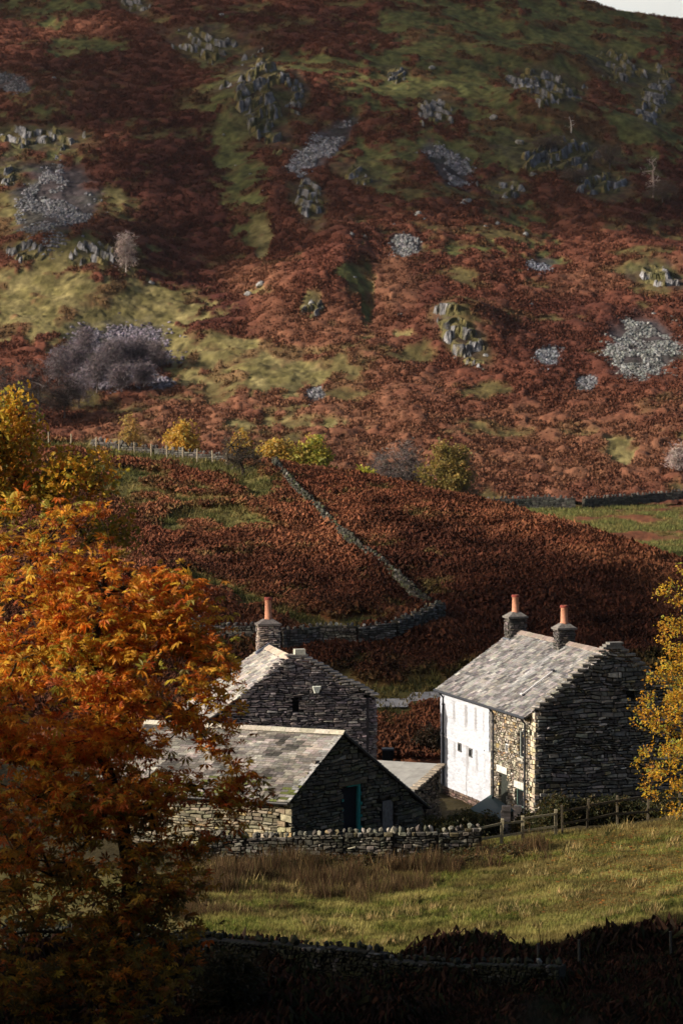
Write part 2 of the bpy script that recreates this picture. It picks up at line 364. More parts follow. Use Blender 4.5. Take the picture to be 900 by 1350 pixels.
Cf = Cf * (1 + ((.75 + .5 * cid) - 1) * (br * .8))[..., None]
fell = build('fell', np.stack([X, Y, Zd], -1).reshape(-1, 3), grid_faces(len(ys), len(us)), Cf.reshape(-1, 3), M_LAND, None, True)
tag(fell, kind='structure')
# --- knoll and valley floor
LP = hit(np.linspace(470, 640, 24), np.linspace(934, 927, 24) - 4 * np.sin(np.linspace(0, 3.1, 24)), 124, 180, .25)      # the lane's near edge
KN_GREEN = [(215, 650, 90, 30, 10, .75), (300, 625, 70, 10, 6), (170, 600, 130, 8, 6), (340, 640, 40, 18, 0, .9), (300, 690, 45, 16, 0, .8), (225, 690, 40, 14, 0, .6), (290, 735, 50, 9, 0, .5), (300, 780, 55, 12, 20), (385, 818, 75, 17, 16), (480, 822, 30, 8, 0, .8),
            (555, 912, 70, 6, 0, .9), (255, 660, 20, 40, 0, .6), (350, 700, 26, 8, 0, .5), (520, 800, 22, 7, 10, .6), (110, 620, 60, 14, 0, .5), (400, 668, 30, 5, 0, .4)]
KN_DARK = [(690, 800, 230, 78, 16), (600, 860, 200, 40, 0, .8), (470, 780, 90, 30, 10, .7), (330, 750, 120, 18, 0, .6)]  # darker bracken; at lower right the knoll's shade is put into the colour
def knoll_colour(x, y, z):
    px, py = project(x, y, z)
    wp = .6 * fbm(x / 6, y / 9, 4, 160) + .3 * fbm(x / 1.7, y / 2.5, 2, 166)
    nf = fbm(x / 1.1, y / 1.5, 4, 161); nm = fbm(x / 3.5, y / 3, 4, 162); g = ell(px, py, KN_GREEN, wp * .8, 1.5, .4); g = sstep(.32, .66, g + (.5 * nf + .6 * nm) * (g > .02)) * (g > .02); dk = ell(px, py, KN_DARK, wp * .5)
    n = fbm(x / 1.2, y / 1.8, 3, 190); n2 = fbm(x / 9, y / 12, 3, 195)
    far = y > np.interp(x / y, K_U, K_Y) + 12
    g = np.maximum(g, .75 * sstep(.30, .5, fbm(x / 3, y / 3, 4, 198)) * sstep(640, 520, px))
    LY = np.interp(x, LP[:, 0], LP[:, 1]); g = np.maximum(g, .95 * sstep(4.6, 1.8, np.abs(y - LY - 1.6) + 2 * fbm(x / 1.5, y / 1.5, 2, 199)) * (y > LY - .8) * (x > LP[0, 0] - 4))
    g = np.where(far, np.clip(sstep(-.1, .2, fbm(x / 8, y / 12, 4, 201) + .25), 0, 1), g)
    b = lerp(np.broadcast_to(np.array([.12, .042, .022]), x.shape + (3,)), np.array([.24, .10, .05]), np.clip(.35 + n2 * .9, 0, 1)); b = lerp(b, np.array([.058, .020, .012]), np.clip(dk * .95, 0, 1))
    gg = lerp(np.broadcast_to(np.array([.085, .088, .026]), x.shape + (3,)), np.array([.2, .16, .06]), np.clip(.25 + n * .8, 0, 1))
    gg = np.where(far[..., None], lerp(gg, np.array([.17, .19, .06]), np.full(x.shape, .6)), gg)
    return lerp(b, gg, g), 1 - g, g, dk
us = np.concatenate([np.linspace(-.62, -.165, 40)[:-1], np.linspace(-.165, .165, 330), np.linspace(.165, .62, 40)[1:]])
ys = np.concatenate([np.linspace(117, 230, 420), np.linspace(230, 345, 110)[1:]])
U, Y = np.meshgrid(us, ys); X = U * Y; Z = H(X, Y) - .06 * np.maximum(0, 118.5 - Y) - .1 * np.maximum(0, Y - 339)
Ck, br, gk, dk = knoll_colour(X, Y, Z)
f1, f2, cid = worley(X / .9, Y / 1.1, 15)
Z = Z + np.where((np.abs(U) < .166) & (Y > 121), br * np.sqrt(np.clip(1 - (f1 / .8) ** 2, 0, 1)) * (.3 + .4 * cid) * .45 + (1 - br) * .12 * fbm(X / 1, Y / 1, 2, 31), 0)
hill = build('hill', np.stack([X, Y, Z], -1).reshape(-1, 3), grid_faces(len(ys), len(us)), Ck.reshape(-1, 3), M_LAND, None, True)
tag(hill, kind='structure')
# --- farm ground and the slope below the camera
xs = np.concatenate([np.linspace(-120, -24, 60)[:-1], np.linspace(-24, 26, 170), np.linspace(26, 120, 50)[1:]])
ys = np.concatenate([np.linspace(-60, 60, 60)[:-1], np.linspace(60, 118, 190)])
X, Y = np.meshgrid(xs, ys); Z = H(X, Y)
n = fbm(X / 1.5, Y / 1.5, 4, 210); n2 = fbm(X / 5, Y / 5, 3, 215)
c = lerp(np.broadcast_to(np.array([.090, .082, .022]), X.shape + (3,)), np.array([.19, .145, .055]), np.clip(.3 + n * .7, 0, 1))
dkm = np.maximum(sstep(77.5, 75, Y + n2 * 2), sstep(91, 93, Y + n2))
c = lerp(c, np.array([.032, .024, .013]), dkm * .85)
Z = Z + .05 * fbm(X / .6, Y / .6, 3, 220) + .05 * sstep(.25, .5, fbm(X / 1.3, Y / 1.3, 2, 222))
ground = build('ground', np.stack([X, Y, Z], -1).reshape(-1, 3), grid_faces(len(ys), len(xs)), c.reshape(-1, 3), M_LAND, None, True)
tag(ground, kind='structure')
# --- lane behind the houses and the concrete yard beside the white house
def strip(name, L, Rr, lift, c, m):
    V, F = [], []
    for a, b in zip(L, Rr):
        for k in range(5): V.append(np.array(a) + (np.array(b) - np.array(a)) * k / 4)
    V = np.array(V); V[:, 2] = H(V[:, 0], V[:, 1]) + lift
    return tag(build(name, V, grid_faces(len(L), 5), jig(c, .12, len(V)), m), kind='structure')
strip('lane', LP, LP + np.array([.02, 1.5, 0]), .12, (.40, .39, .39), M_CONC)
# ------------------------------------------------------------------ bracken: fronds on the knoll
def frond_template(k, n=9, sp=.62, hh=.45, wd=.10):
    r = np.random.default_rng(100 + k); V, F = [], []
    for i in range(n):
        a = 6.2832 * (i + r.random()) / n; l = sp * (.6 + .6 * r.random()); h = hh * (.5 + .8 * r.random()); d = np.array([math.cos(a), math.sin(a), 0]); s = np.array([-d[1], d[0], 0])
        wv = wd * (.7 + .6 * r.random()); tw = np.array([0, 0, (r.random() - .5) * .12])
        b = len(V); V += [d * l * .15 + s * wv * .25, d * l * .15 - s * wv * .25, d * l * .55 + (0, 0, h) - s * wv - tw, d * l * .55 + (0, 0, h) + s * wv + tw, d * l + (0, 0, h * .55) - s * wv * .3, d * l + (0, 0, h * .55) + s * wv * .3]
        F += [(b, b + 1, b + 2, b + 3), (b + 3, b + 2, b + 4, b + 5)]
    return np.array(V), np.array(F)
def slope_points(n, u0, u1, y0, y1):
    y = np.sqrt(rng.random(n) * (y1 ** 2 - y0 ** 2) + y0 ** 2); u = u0 + (u1 - u0) * rng.random(n); return u * y, y
x, y = slope_points(230000, -.165, .15, 121, 224)
Yc = np.interp(x / y, K_U, K_Y); yl = np.interp(x, LP[:, 0], LP[:, 1]); k = (y < Yc + 10) & ~((y > yl - 1.3) & (y < yl + 3.2) & (x > LP[0, 0] - 1) & (x < LP[-1, 0]))
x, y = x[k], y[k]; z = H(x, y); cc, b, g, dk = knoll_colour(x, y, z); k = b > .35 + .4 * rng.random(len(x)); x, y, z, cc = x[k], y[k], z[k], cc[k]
parts = []; idx = rng.integers(0, 4, len(x))
cl = 1.15 + .75 * fbm(x / 2.6, y / 3.0, 3, 230)
cc = cc * (1 + .8 * fbm(x / 3.2, y / 2.6, 3, 231))[:, None]
for t in range(4):
    T, F = frond_template(t, 4, .34, .24, .042); m = idx == t; n = m.sum()
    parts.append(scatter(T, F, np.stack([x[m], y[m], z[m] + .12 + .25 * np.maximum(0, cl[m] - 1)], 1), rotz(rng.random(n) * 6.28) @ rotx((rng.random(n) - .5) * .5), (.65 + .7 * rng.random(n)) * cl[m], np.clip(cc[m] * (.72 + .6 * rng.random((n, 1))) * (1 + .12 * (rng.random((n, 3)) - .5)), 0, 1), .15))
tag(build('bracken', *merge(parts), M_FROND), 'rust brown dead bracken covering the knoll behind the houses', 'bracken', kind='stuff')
# coarser bracken on the fell
x, y = slope_points(330000, -.155, .155, 341, 690); z = H(x, y); cc, b, _, _ = fell_colour(x, y, z); k = b > .45 + .4 * rng.random(len(x)); x, y, z, cc = x[k], y[k], z[k], cc[k]
T, F = frond_template(9, 4, .85, .55, .17); F = F[::2]; T = T * np.array([1, 1, 1.0]); n = len(x)
tag(build('fell_bracken', *scatter(T, F, np.stack([x, y, z + .25], 1), rotz(rng.random(n) * 6.28) @ rotx((rng.random(n) - .5) * .8), .5 + .55 * rng.random(n), np.clip(cc * (.7 + .7 * rng.random((n, 1))), 0, 1), .2), M_FROND), 'dark red dead bracken in drifts on the far fell', 'bracken', kind='stuff')

# ------------------------------------------------------------------ crags, scree, boulders on the fell
ICO = None
def ico(sub=1):
    import bmesh
    bm = bmesh.new(); bmesh.ops.create_icosphere(bm, subdivisions=sub, radius=1); V = np.array([v.co[:] for v in bm.verts]); F = np.array([[v.index for v in f.verts] for f in bm.faces]); bm.free(); return V, F
ICO1, ICO2 = ico(1), ico(2)
def rock_template(k, src=None):
    V, F = src or ICO1; r = np.random.default_rng(300 + k); V = V.copy()
    for _ in range(7):
        d = r.normal(size=3); d /= np.linalg.norm(d); c = .45 + .4 * r.random(); s = V @ d; V = V - np.maximum(0, s - c)[:, None] * d
    return V, F
def crag(cx, cy, rx, ry, rot, hh, label, seed, cat='crag'):
    """an outcrop as ledges: the slope broken into steep jointed rock steps with turf on the treads"""
    R_ = max(rx, ry) if abs(rot) > 15 else 0; ex, ey = max(rx, R_ * .9) * 1.3, max(ry, R_ * .8) * 1.3
    Q = hit([cx, cx, cx], [cy, cy + ey, cy - ey], 330, 900, 1.0); c0 = Q[0]; u0, u1 = (cx - ex - 450) / FPX, (cx + ex - 450) / FPX
    ds = .26; nx = int((u1 - u0) * c0[1] / ds); ny = int((Q[2][1] - Q[1][1]) / ds)
    nx, ny = min(max(nx, 12), 230), min(max(ny, 12), 330)
    U, Y = np.meshgrid(np.linspace(u0, u1, nx), np.linspace(Q[1][1], Q[2][1], ny)); X = U * Y; Z = H(X, Y); px, py = project(X, Y, Z)
    a = R(rot); dx, dy = px - cx, py - cy; d = np.hypot((dx * math.cos(a) + dy * math.sin(a)) / rx, (-dx * math.sin(a) + dy * math.cos(a)) / ry)
    d = d + .85 * fbm(X / 4.5 + seed, Y / 6, 4, seed) + .06; m = sstep(1.08, .78, d)
    T = .9 + .42 * hh; tl = .6 * math.sin(seed * 1.7)
    f1, f2, cid = worley((X + tl * Z + .8 * fbm(X / 2, Z / 2, 3, seed + 1)) / 1.7, Z / 3.2, seed + 2)
    s_ = (Z + tl * X + 1.5 * fbm(X / 4, Y / 5, 3, seed + 3)) / T + .55 * cid; k = np.floor(s_); fr = s_ - k; g = sstep(.70, .98, fr); rs = sstep(.66, .74, fr)
    zt = (k + g - s_) * T + T * .55
    e1, e2, c2 = worley(X / .75 + 3, (Z + zt) / .6, seed + 4); rough = .34 * c2 + .5 * np.abs(fbm(X / 1.2, (Z + zt) / 1.6, 4, seed + 5)) + .2 * sstep(.0, .25, f2 - f1)
    Zn = Z + m * (zt * .8 + .15) - (1 - m) * .9; Yn = Y - m * rs * rough * .8
    rock = np.clip(rs * sstep(-.30, -.05, fbm(X / 1.4, Z / 1.1, 3, seed + 7)), 0, 1)
    tone = (.35 + .75 * c2 + .35 * cid) * (.35 + .65 * sstep(.02, .2, f2 - f1)) * (1 + .5 * fbm(X / .6, Z / .5, 2, seed + 8))
    col = lerp(lerp(np.broadcast_to(np.array([.075, .072, .028]), X.shape + (3,)), np.array([.16, .13, .055]), np.clip(.4 + 1.1 * fbm(X / 1.6, Y / 1.4, 3, seed + 9), 0, 1)), np.clip(np.array([.20, .20, .215]) * tone[..., None], .02, .42), rock)
    F = grid_faces(ny, nx); mm = m.ravel() > .03; F = F[mm[F].any(1)]; used = np.unique(F); mp = np.full(nx * ny, -1); mp[used] = np.arange(len(used))
    V = np.stack([X, Yn, Zn], -1).reshape(-1, 3)[used]
    o = build('rock_crag', V, mp[F], col.reshape(-1, 3)[used], M_ROCK); local(o, c0); o.location = tuple(c0)
    return tag(o, label, cat, 'rock crags on the fell')
for i, (cx, cy, rx, ry, ro, hh, lb) in enumerate(CR): crag(cx, cy, rx, ry, ro, hh, lb, 500 + i * 17)
SCL = ['triangular grey scree left of the dark bracken', 'slanting pale scree tongue below the largest crag', 'grey scree patch on the upper mid fell', 'small pale scree patch in mid fell bracken', 'broad grey scree fan at the right edge', 'small blue grey scree under the green ledge',
       'tiny scree patch between the lens crag and the broad fan', 'thin scree below the tiny patch at right', 'lilac grey scree behind the bare birch thicket', 'little scree spot low in the yellow grass', 'scree at the upper left edge', 'short scree streak right of the birch thicket']
SCC = [(.2, .2, .22), (.27, .27, .3), (.24, .24, .27), (.26, .26, .27), (.22, .23, .23), (.2, .21, .26), (.2, .21, .24), (.2, .2, .22), (.20, .18, .22), (.25, .25, .27), (.2, .2, .22), (.2, .18, .22)]
for e, lb, c0 in zip(SCREE, SCL, SCC):
    n = int(e[2] * e[3] * 9); a = R(e[4]); th = rng.random(n) * 6.2832; rr = (np.sqrt(rng.random(n)) + .35 * (rng.random(n) < .12) * rng.random(n)) * (1.05 + .75 * fbm(np.cos(th) * 1.6 + e[0], np.sin(th) * 1.6, 3, 410))
    s, t = rr * np.cos(th), rr * np.sin(th)
    if e[0] == 75: s = s * (.35 + .65 * np.clip((t + 1) / 1.6, 0, 1)) ; 
    px = e[0] + s * e[2] * math.cos(a) - t * e[3] * math.sin(a); py = e[1] + s * e[2] * math.sin(a) + t * e[3] * math.cos(a)
    P = hit(px, py, 335, 900, 2.0); k = fbm(P[:, 0] / 4, P[:, 1] / 6, 3, 400) > -.12 - .3 * (1 - rr); P = P[k]; n = len(P)
    parts = []; idx = rng.integers(0, 3, n)
    for q in range(3):
        T, F = rock_template(q); m = idx == q; nn = m.sum(); big = .11 + .42 * rng.random(nn) ** 4
        parts.append(scatter(T, F, P[m] + (0, 0, .25), rand_rot(nn), big[:, None] * np.array([1.25, 1, .8]), jig(np.array(c0) * .78, .6, nn, .05)))
    o = tag(build('scree', *merge(parts), M_ROCK), lb, 'scree', kind='stuff')
bp = [(345, 380, 1.3, 'white topped boulder in bracken in mid fell'), (335, 371, .6, ''), (327, 392, 1.0, ''), (411, 399, .8, ''), (569, 92, 1.1, ''), (650, 158, 1.3, ''), (684, 190, 1.2, ''), (703, 232, 1.1, ''), (490, 372, .5, ''), (467, 365, .6, ''), (527, 418, .8, ''), (615, 268, 1.2, ''), (480, 315, .8, ''), (462, 312, 1.0, ''), (655, 298, .9, ''), (692, 312, 1.0, ''), (640, 300, .7, ''), (700, 402, .6, ''),
      (862, 416, .8, ''), (825, 425, .7, ''), (640, 470, .7, ''), (175, 345, 1.0, ''), (200, 375, .8, ''), (330, 230, .5, ''), (312, 220, .6, ''), (295, 178, .5, ''), (600, 470, .5, ''), (72, 105, .9, ''), (60, 60, .7, ''), (292, 22, 1.2, ''), (470, 60, .8, ''), (520, 300, .8, ''), (551, 285, 1.1, ''), (560, 292, .8, ''), (610, 270, 1.0, ''), (665, 262, .9, '')]
proto = None
for i, (px, py, r, lb) in enumerate(bp):
    p = hit(px, py, 335, 900)[0]
    if i % 6 == 0:
        T, F = rock_template(40 + i, ICO2); V, F2, C = scatter(T, F, np.zeros((1, 3)), rand_rot(1, .4), np.array([[1.2, 1, .9]]), np.array([[.24, .24, .24]]), .04)
        proto = build('boulder', V, F2, C * (.8 + .4 * rng.random((len(V), 1))), M_ROCK); o = proto
    else:
        o = proto.copy(); COL.objects.link(o)
    o.location = tuple(p + (0, 0, r * .45)); r *= .75; o.scale = (r, r, r); o.rotation_euler = (0, 0, rng.random() * 6)
    tag(o, lb or 'small grey boulder lying loose among the bracken and grass of the fell', 'boulder', 'loose boulders on the fell')

# grass tufts on the open patches of the knoll
def tuft(n, h, wd, lean, seed):
    r = np.random.default_rng(seed); V, F = [], []
    for i in range(n):
        a = r.random() * 6.28; o = np.array([r.normal() * .3, r.normal() * .3, 0]); d = np.array([math.cos(a), math.sin(a), 0]); s_ = np.array([-d[1], d[0], 0]); b = len(V)
        V += [o - s_ * wd, o + s_ * wd, o + d * lean + np.array([0, 0, h * (.6 + .6 * r.random())])]; F.append((b, b + 1, b + 2))
    return np.array(V), np.array(F)
x, y = slope_points(70000, -.165, .16, 121, 345); z = H(x, y); cc, b, g, _ = knoll_colour(x, y, z); k = g > .3 + .4 * rng.random(len(x)); x, y, z, cc = x[k], y[k], z[k], cc[k]
cc = np.clip(lerp(cc, np.array([.22, .16, .06]), .6 * sstep(0, .5, fbm(x / 2, y / 2, 3, 233))) * (.6 + .9 * rng.random((len(x), 1))), 0, 1); T, F = tuft(7, .8, .10, .5, 5)
tag(build('hill_grass', *scatter(T, F, np.stack([x, y, z], 1), rotz(rng.random(len(x)) * 6.28), .35 + .3 * rng.random(len(x)), cc, .15), M_GRASS), 'green and straw coloured grass between the bracken on the knoll and valley floor', 'grass', kind='stuff')
# ------------------------------------------------------------------ clouds: one behind the fell, unseen puffs added sunward to shade upper fell and knoll
def puffs(P, Rr, seed):
    r_ = np.random.default_rng(seed); V0, F0 = ICO2; V0 = V0 * (1 + .22 * (h2(np.round(V0[:, 0] * 9), np.round(V0[:, 1] * 9 + V0[:, 2] * 31), 3)[:, None] - .5)); n = len(P)
    return scatter(V0, F0, P, rand_rot(n), np.asarray(Rr), np.full((n, 3), .95))
M_CLOUD = mat('cloud', 1.0, 1, 0, 0, 0, spec=0)
V, F = ico(6); V = V * (1 + .05 * fbm(V[:, 0] * 2 + 5, V[:, 2] * 2 + V[:, 1], 4, 700)[:, None]) * np.array([4200, 700, 1500])
o = build('cloud', V, F, np.array([.80, .90, 1.0]), M_CLOUD, None, True); o.location = (1900, 7600, 1250); tag(o, 'pale cloud filling the top right corner of the sky above the fell', 'cloud')
n = 900; px, py = rng.random(n) * 1300 - 200, rng.random(n) * 520 - 190
dn = .36 * sstep(330, 60, py - .12 * (px - 450)) + .4 * sstep(560, 760, px) * sstep(330, 250, py) + .3 * sstep(300, 200, np.hypot((px - 230) / 1.0, py - 250))
dn = dn * (1 - .85 * np.exp(-((px - 375) / 105) ** 2 - ((py - 150) / 95) ** 2)) * (1 - .9 * np.exp(-((px - 70) / 95) ** 2 - ((py - 270) / 80) ** 2)); k = rng.random(n) < dn; P = hit(px[k], py[k], 335, 1000, 2.0)
n = 150; kx, ky = 560 + 420 * rng.random(n), 700 + 190 * rng.random(n); kc = np.interp(kx, K_PX, K_PY); k = rng.random(n) < sstep(600, 780, kx) * sstep(85, 170, ky - kc) * .8; P2 = hit(kx[k], ky[k], 122, 230, .5); P = np.concatenate([P, P2[P2[:, 1] > 139]]); P = P + sdir * 1800 + rng.normal(size=P.shape) * 3
o = build('cloud', *puffs(P, 6.5 + 5 * rng.random(len(P)), 2), M_CLOUD, None, True); c0 = P.mean(0); local(o, c0); o.location = tuple(c0); tag(o, 'unseen cloud puffs added out of frame to shade the upper fell and knoll', 'cloud', kind='stuff')
# ================================================================== BUILDINGS
def inpoly(x, y, P):
    x, y = np.asarray(x), np.asarray(y); r = np.zeros(x.shape, bool); n = len(P)
    for i in range(n):
        x0, y0 = P[i]; x1, y1 = P[(i + 1) % n]
        c = ((y0 > y) != (y1 > y)) & (x < (x1 - x0) * (y - y0) / ((y1 - y0) or 1e-9) + x0); r ^= c
    return r
UPV = np.array([0, 0, 1.0])
def stonework(O, e, n, poly, cols, wts, holes=(), hr=(.07, .17), wr=(.16, .5), depth=.18, jit=.025, gap=.012, round_=.03, a=.3):
    """rubble: courses of separate stones filling a polygon in the (e, up) plane; each stone a pillow faced block"""
    O, e, n = np.asarray(O, float), np.asarray(e, float), np.asarray(n, float)
    xs = [p[0] for p in poly]; zs = [p[1] for p in poly]; z = min(zs); B = []
    while z < max(zs):
        h = rng.uniform(*hr); x = min(xs) - rng.random() * .3
        while x < max(xs):
            wd = rng.uniform(*wr) * (1.15 if h > .13 else .9); B.append((x, z, wd, h, 0)); x += wd
        z += h
    B = np.array(B); cx, cz = B[:, 0] + B[:, 2] / 2, B[:, 1] + B[:, 3] / 2
    k = inpoly(cx, cz, poly)
    for (a0, b0, a1, b1) in holes: k &= ~((cx > a0 - .03) & (cx < a1 + .03) & (cz > b0 - .02) & (cz < b1 + .02))
    B = B[k]; N = len(B)
    xl, xr = min(xs), max(xs)
    x0 = np.maximum(B[:, 0], xl); x1 = np.minimum(B[:, 0] + B[:, 2], xr)
    for (a0, b0, a1, b1) in holes:
        zz = (B[:, 1] + B[:, 3] / 2 > b0) & (B[:, 1] + B[:, 3] / 2 < b1)
        m = zz & (x0 < a0) & (x1 > a0); x1 = np.where(m, a0, x1); m = zz & (x0 < a1) & (x1 > a1); x0 = np.where(m, a1, x0)
    z0, z1 = B[:, 1], B[:, 1] + B[:, 3]
    j = lambda s: (rng.random(N) - .5) * 2 * s
    sd = int(rng.integers(1e6)); zm = min(zs) + .15
    warp = lambda X, Zz: Zz + .13 * fbm(X / .8, Zz / .45, 3, sd) * np.clip((Zz - zm) / .3, 0, 1) * np.clip((max(zs) - Zz) / .3, 0, 1)
    out = (rng.random(N) - .35) * 2 * jit
    corners = []
    for (X, Zz, sx, sz) in ((x0, z0, 1, 1), (x1, z0, -1, 1), (x1, z1, -1, -1), (x0, z1, 1, -1)):
        corners.append((X + sx * (gap + np.abs(j(.025))) + j(.012), warp(X, Zz) + sz * (gap + np.abs(j(.018)))))
    def W(t, zz, d): return O + t[:, None] * e + zz[:, None] * UPV + d[:, None] * n
    fr = [W(t, zz, out + j(.02)) for t, zz in corners]; bk = [W(t, zz, np.full(N, -depth)) for t, zz in corners]
    c = W((x0 + x1) / 2 + j(.03), (z0 + z1) / 2 + j(.02), out + round_ * .3 * (.3 + rng.random(N)))
    V = np.stack(fr + bk + [c], 1).reshape(-1, 3)
    F = np.array([(0, 1, 8), (1, 2, 8), (2, 3, 8), (3, 0, 8), (4, 5, 1), (4, 1, 0), (5, 6, 2), (5, 2, 1), (6, 7, 3), (6, 3, 2), (7, 4, 0), (7, 0, 3)])
    FF = (F[None] + (np.arange(N) * 9)[:, None, None]).reshape(-1, 3)
    C = np.repeat(pick(cols, wts, N, a), 9, 0)
    return V, FF, C
def slates(O, e, up, L, S, n, cols, wts, row=(.2, .28), wid=(.22, .4), th=.018, a=.18, streaks=(), moss=0.0, patch=.3):
    """rows of overlapping slates over a slope: O eave corner, e along the eave (length L), up the slope (length S), n outward"""
    O, e, up, n = [np.asarray(q, float) for q in (O, e, up, n)]; P, C = [], []
    s = -.06; nrow = 0
    while s < S - .02:
        h = rng.uniform(*row) * (1.12 - .3 * s / S); t = -rng.random() * .3; base = jig((1, 1, 1), .05)
        while t < L:
            wd = rng.uniform(*wid); t0, t1 = max(t, 0) + .006, min(t + wd, L) - .006
            if t1 - t0 > .05:
                lft = .012 + rng.random() * th; s0 = s - rng.random() * .03; s1 = min(s + h * 1.25, S)
                q = [O + e * t0 + up * s0 + n * (lft + th), O + e * t1 + up * s0 + n * (lft + th + (rng.random() - .5) * .012), O + e * t1 + up * s1 + n * (lft * .3), O + e * t0 + up * s1 + n * (lft * .3), O + e * t0 + up * s0 + n * (-.02), O + e * t1 + up * s0 + n * (-.02)]
                P.append(q); c = pick(cols, wts, 1, a)[0] * base
                for (t_, w_, f_, s_a, s_b) in streaks:
                    if abs((t0 + t1) / 2 - t_) < w_ and s_a < s < s_b: c = c * (1 - f_) + np.array((.42, .43, .44)) * f_
                pf = patch * fbm(np.array([(t0 + t1) / 1.6]), np.array([s / .5]), 3, 733)[0]; c = c * np.clip(1 + 1.6 * pf, .35, 1.5)
                if moss and rng.random() < moss * max(0, 1 - s / (S * .35)): c = np.array((.10, .115, .03)) * rng.uniform(.7, 1.3)
                C.append(c)
            t += wd
        s += h; nrow += 1
    N = len(P); V = np.array(P).reshape(-1, 3)
    F = np.array([(0, 1, 2, 3), (4, 5, 1, 0), (4, 0, 3, 3), (5, 2, 1, 1)])[:2]
    FF = (F[None] + (np.arange(N) * 6)[:, None, None]).reshape(-1, 4)
    T3 = (np.array([(4, 0, 3), (5, 2, 1)])[None] + (np.arange(N) * 6)[:, None, None]).reshape(-1, 3)
    return V, [FF, T3], np.repeat(np.array(C), 6, 0)
def ridge_tiles(A0, A1, c, parent, half=.17, drop=.1, ln=.42, a=.12, name='ridge_tiles'):
    A0, A1 = np.asarray(A0, float), np.asarray(A1, float); d = A1 - A0; L = np.linalg.norm(d); d /= L; sd = np.cross(d, UPV); sd /= np.linalg.norm(sd)
    m = MB(); n = int(L / ln)
    for i in range(n):
        p = A0 + d * (i * L / n + .006); q = A0 + d * ((i + 1) * L / n - .006); up = UPV * (.035 + .012 * (rng.random() - .5)); col = jig(c, a, hue=.04)
        for s in (-1, 1):
            w0 = sd * half * s - UPV * drop; m.hexa([p, q, q + w0, p + w0, p + up, q + up, q + w0 + up, p + w0 + up] if s > 0 else [q, p, p + w0, q + w0, q + up, p + up, p + w0 + up, q + w0 + up], col)
    return m.build(name, M_SLATE, parent)
def chimney(base, ex, ey, sx, sy, z0, z1, parent, cols, wts, pot_h=.85, pot_r=.17, flare=False, capc=(.16, .15, .14)):
    """square stack with a slab cap, mortar flaunching and one clay pot, its corner directions ex, ey"""
    ex, ey = np.asarray(ex, float), np.asarray(ey, float); b = np.array([base[0], base[1], 0.0]); parts = []
    core = MB(); o = b - ex * (sx / 2 - .08) - ey * (sy / 2 - .08); core.box(o + UPV * z0, ex * (sx - .16), ey * (sy - .16), UPV * (z1 - z0 - .03), (.07, .068, .065))
    for (oo, e, n, l) in ((b - ex * sx / 2 - ey * sy / 2, ex, -ey, sx), (b - ex * sx / 2 + ey * sy / 2, ex, ey, sx), (b - ex * sx / 2 - ey * sy / 2, ey, -ex, sy), (b + ex * sx / 2 - ey * sy / 2, ey, ex, sy)):
        parts.append(stonework(oo, e, n, [(0, z0), (l, z0), (l, z1), (0, z1)], cols, wts, depth=.07, hr=(.07, .12), wr=(.2, .5), jit=.015))
    V, F, C = merge(parts); core.add(V, F, C)
    ch = core.build('chimney', M_STONE, parent)
    cp = MB(); ov = .05
    o = b - ex * (sx / 2 + ov) - ey * (sy / 2 + ov); lx, ly = ex * (sx + 2 * ov), ey * (sy + 2 * ov)
    cp.box(o + UPV * (z1 - .0), lx, ly, UPV * .09, capc)
    m0, m1 = o + UPV * (z1 + .093), UPV * .2
    q = .34
    P = [m0 + lx * .04 + ly * .04, m0 + lx * .96 + ly * .04, m0 + lx * .96 + ly * .96, m0 + lx * .04 + ly * .96]; ctr = sum(P) / 4
    cp.hexa(P + [ctr + (p - ctr) * .42 + m1 for p in P], np.array(capc) * 1.15)
    if not flare: pass
    cp.build('chimney_cap', M_STONE, ch)
    zc = z1 + .25; pt = MB(); cc = (.50, .235, .150)
    pt.lathe((b[0], b[1], zc), [(pot_r * 1.12, 0), (pot_r * 1.12, .07), (pot_r, .10), (pot_r * .93, pot_h * .86), (pot_r * 1.12, pot_h * .88), (pot_r * 1.14, pot_h * .96), (pot_r * 1.0, pot_h), (pot_r * .7, pot_h), (pot_r * .68, pot_h * .7), (0.01, pot_h * .69)], cc, 18)
    po = pt.build('chimney_pot', M_POT, ch, True)
    rm = MB(); rm.lathe((b[0], b[1], zc), [(pot_r * 1.16, pot_h * .885), (pot_r * 1.17, pot_h * .97), (pot_r * 1.03, pot_h * 1.012), (pot_r * .72, pot_h * 1.012)], (.20, .045, .035), 18)
    rm.build('pot_rim', M_POT, ch, True)
    fl = MB(); o = b - ex * (sx / 2 + .03) - ey * (sy / 2 + .03)
    fl.box(o + UPV * z0, ex * (sx + .06), ey * (sy + .06), UPV * .34, (.13, .15, .19)); fl.build('lead_flashing', M_METAL, ch)
    return ch
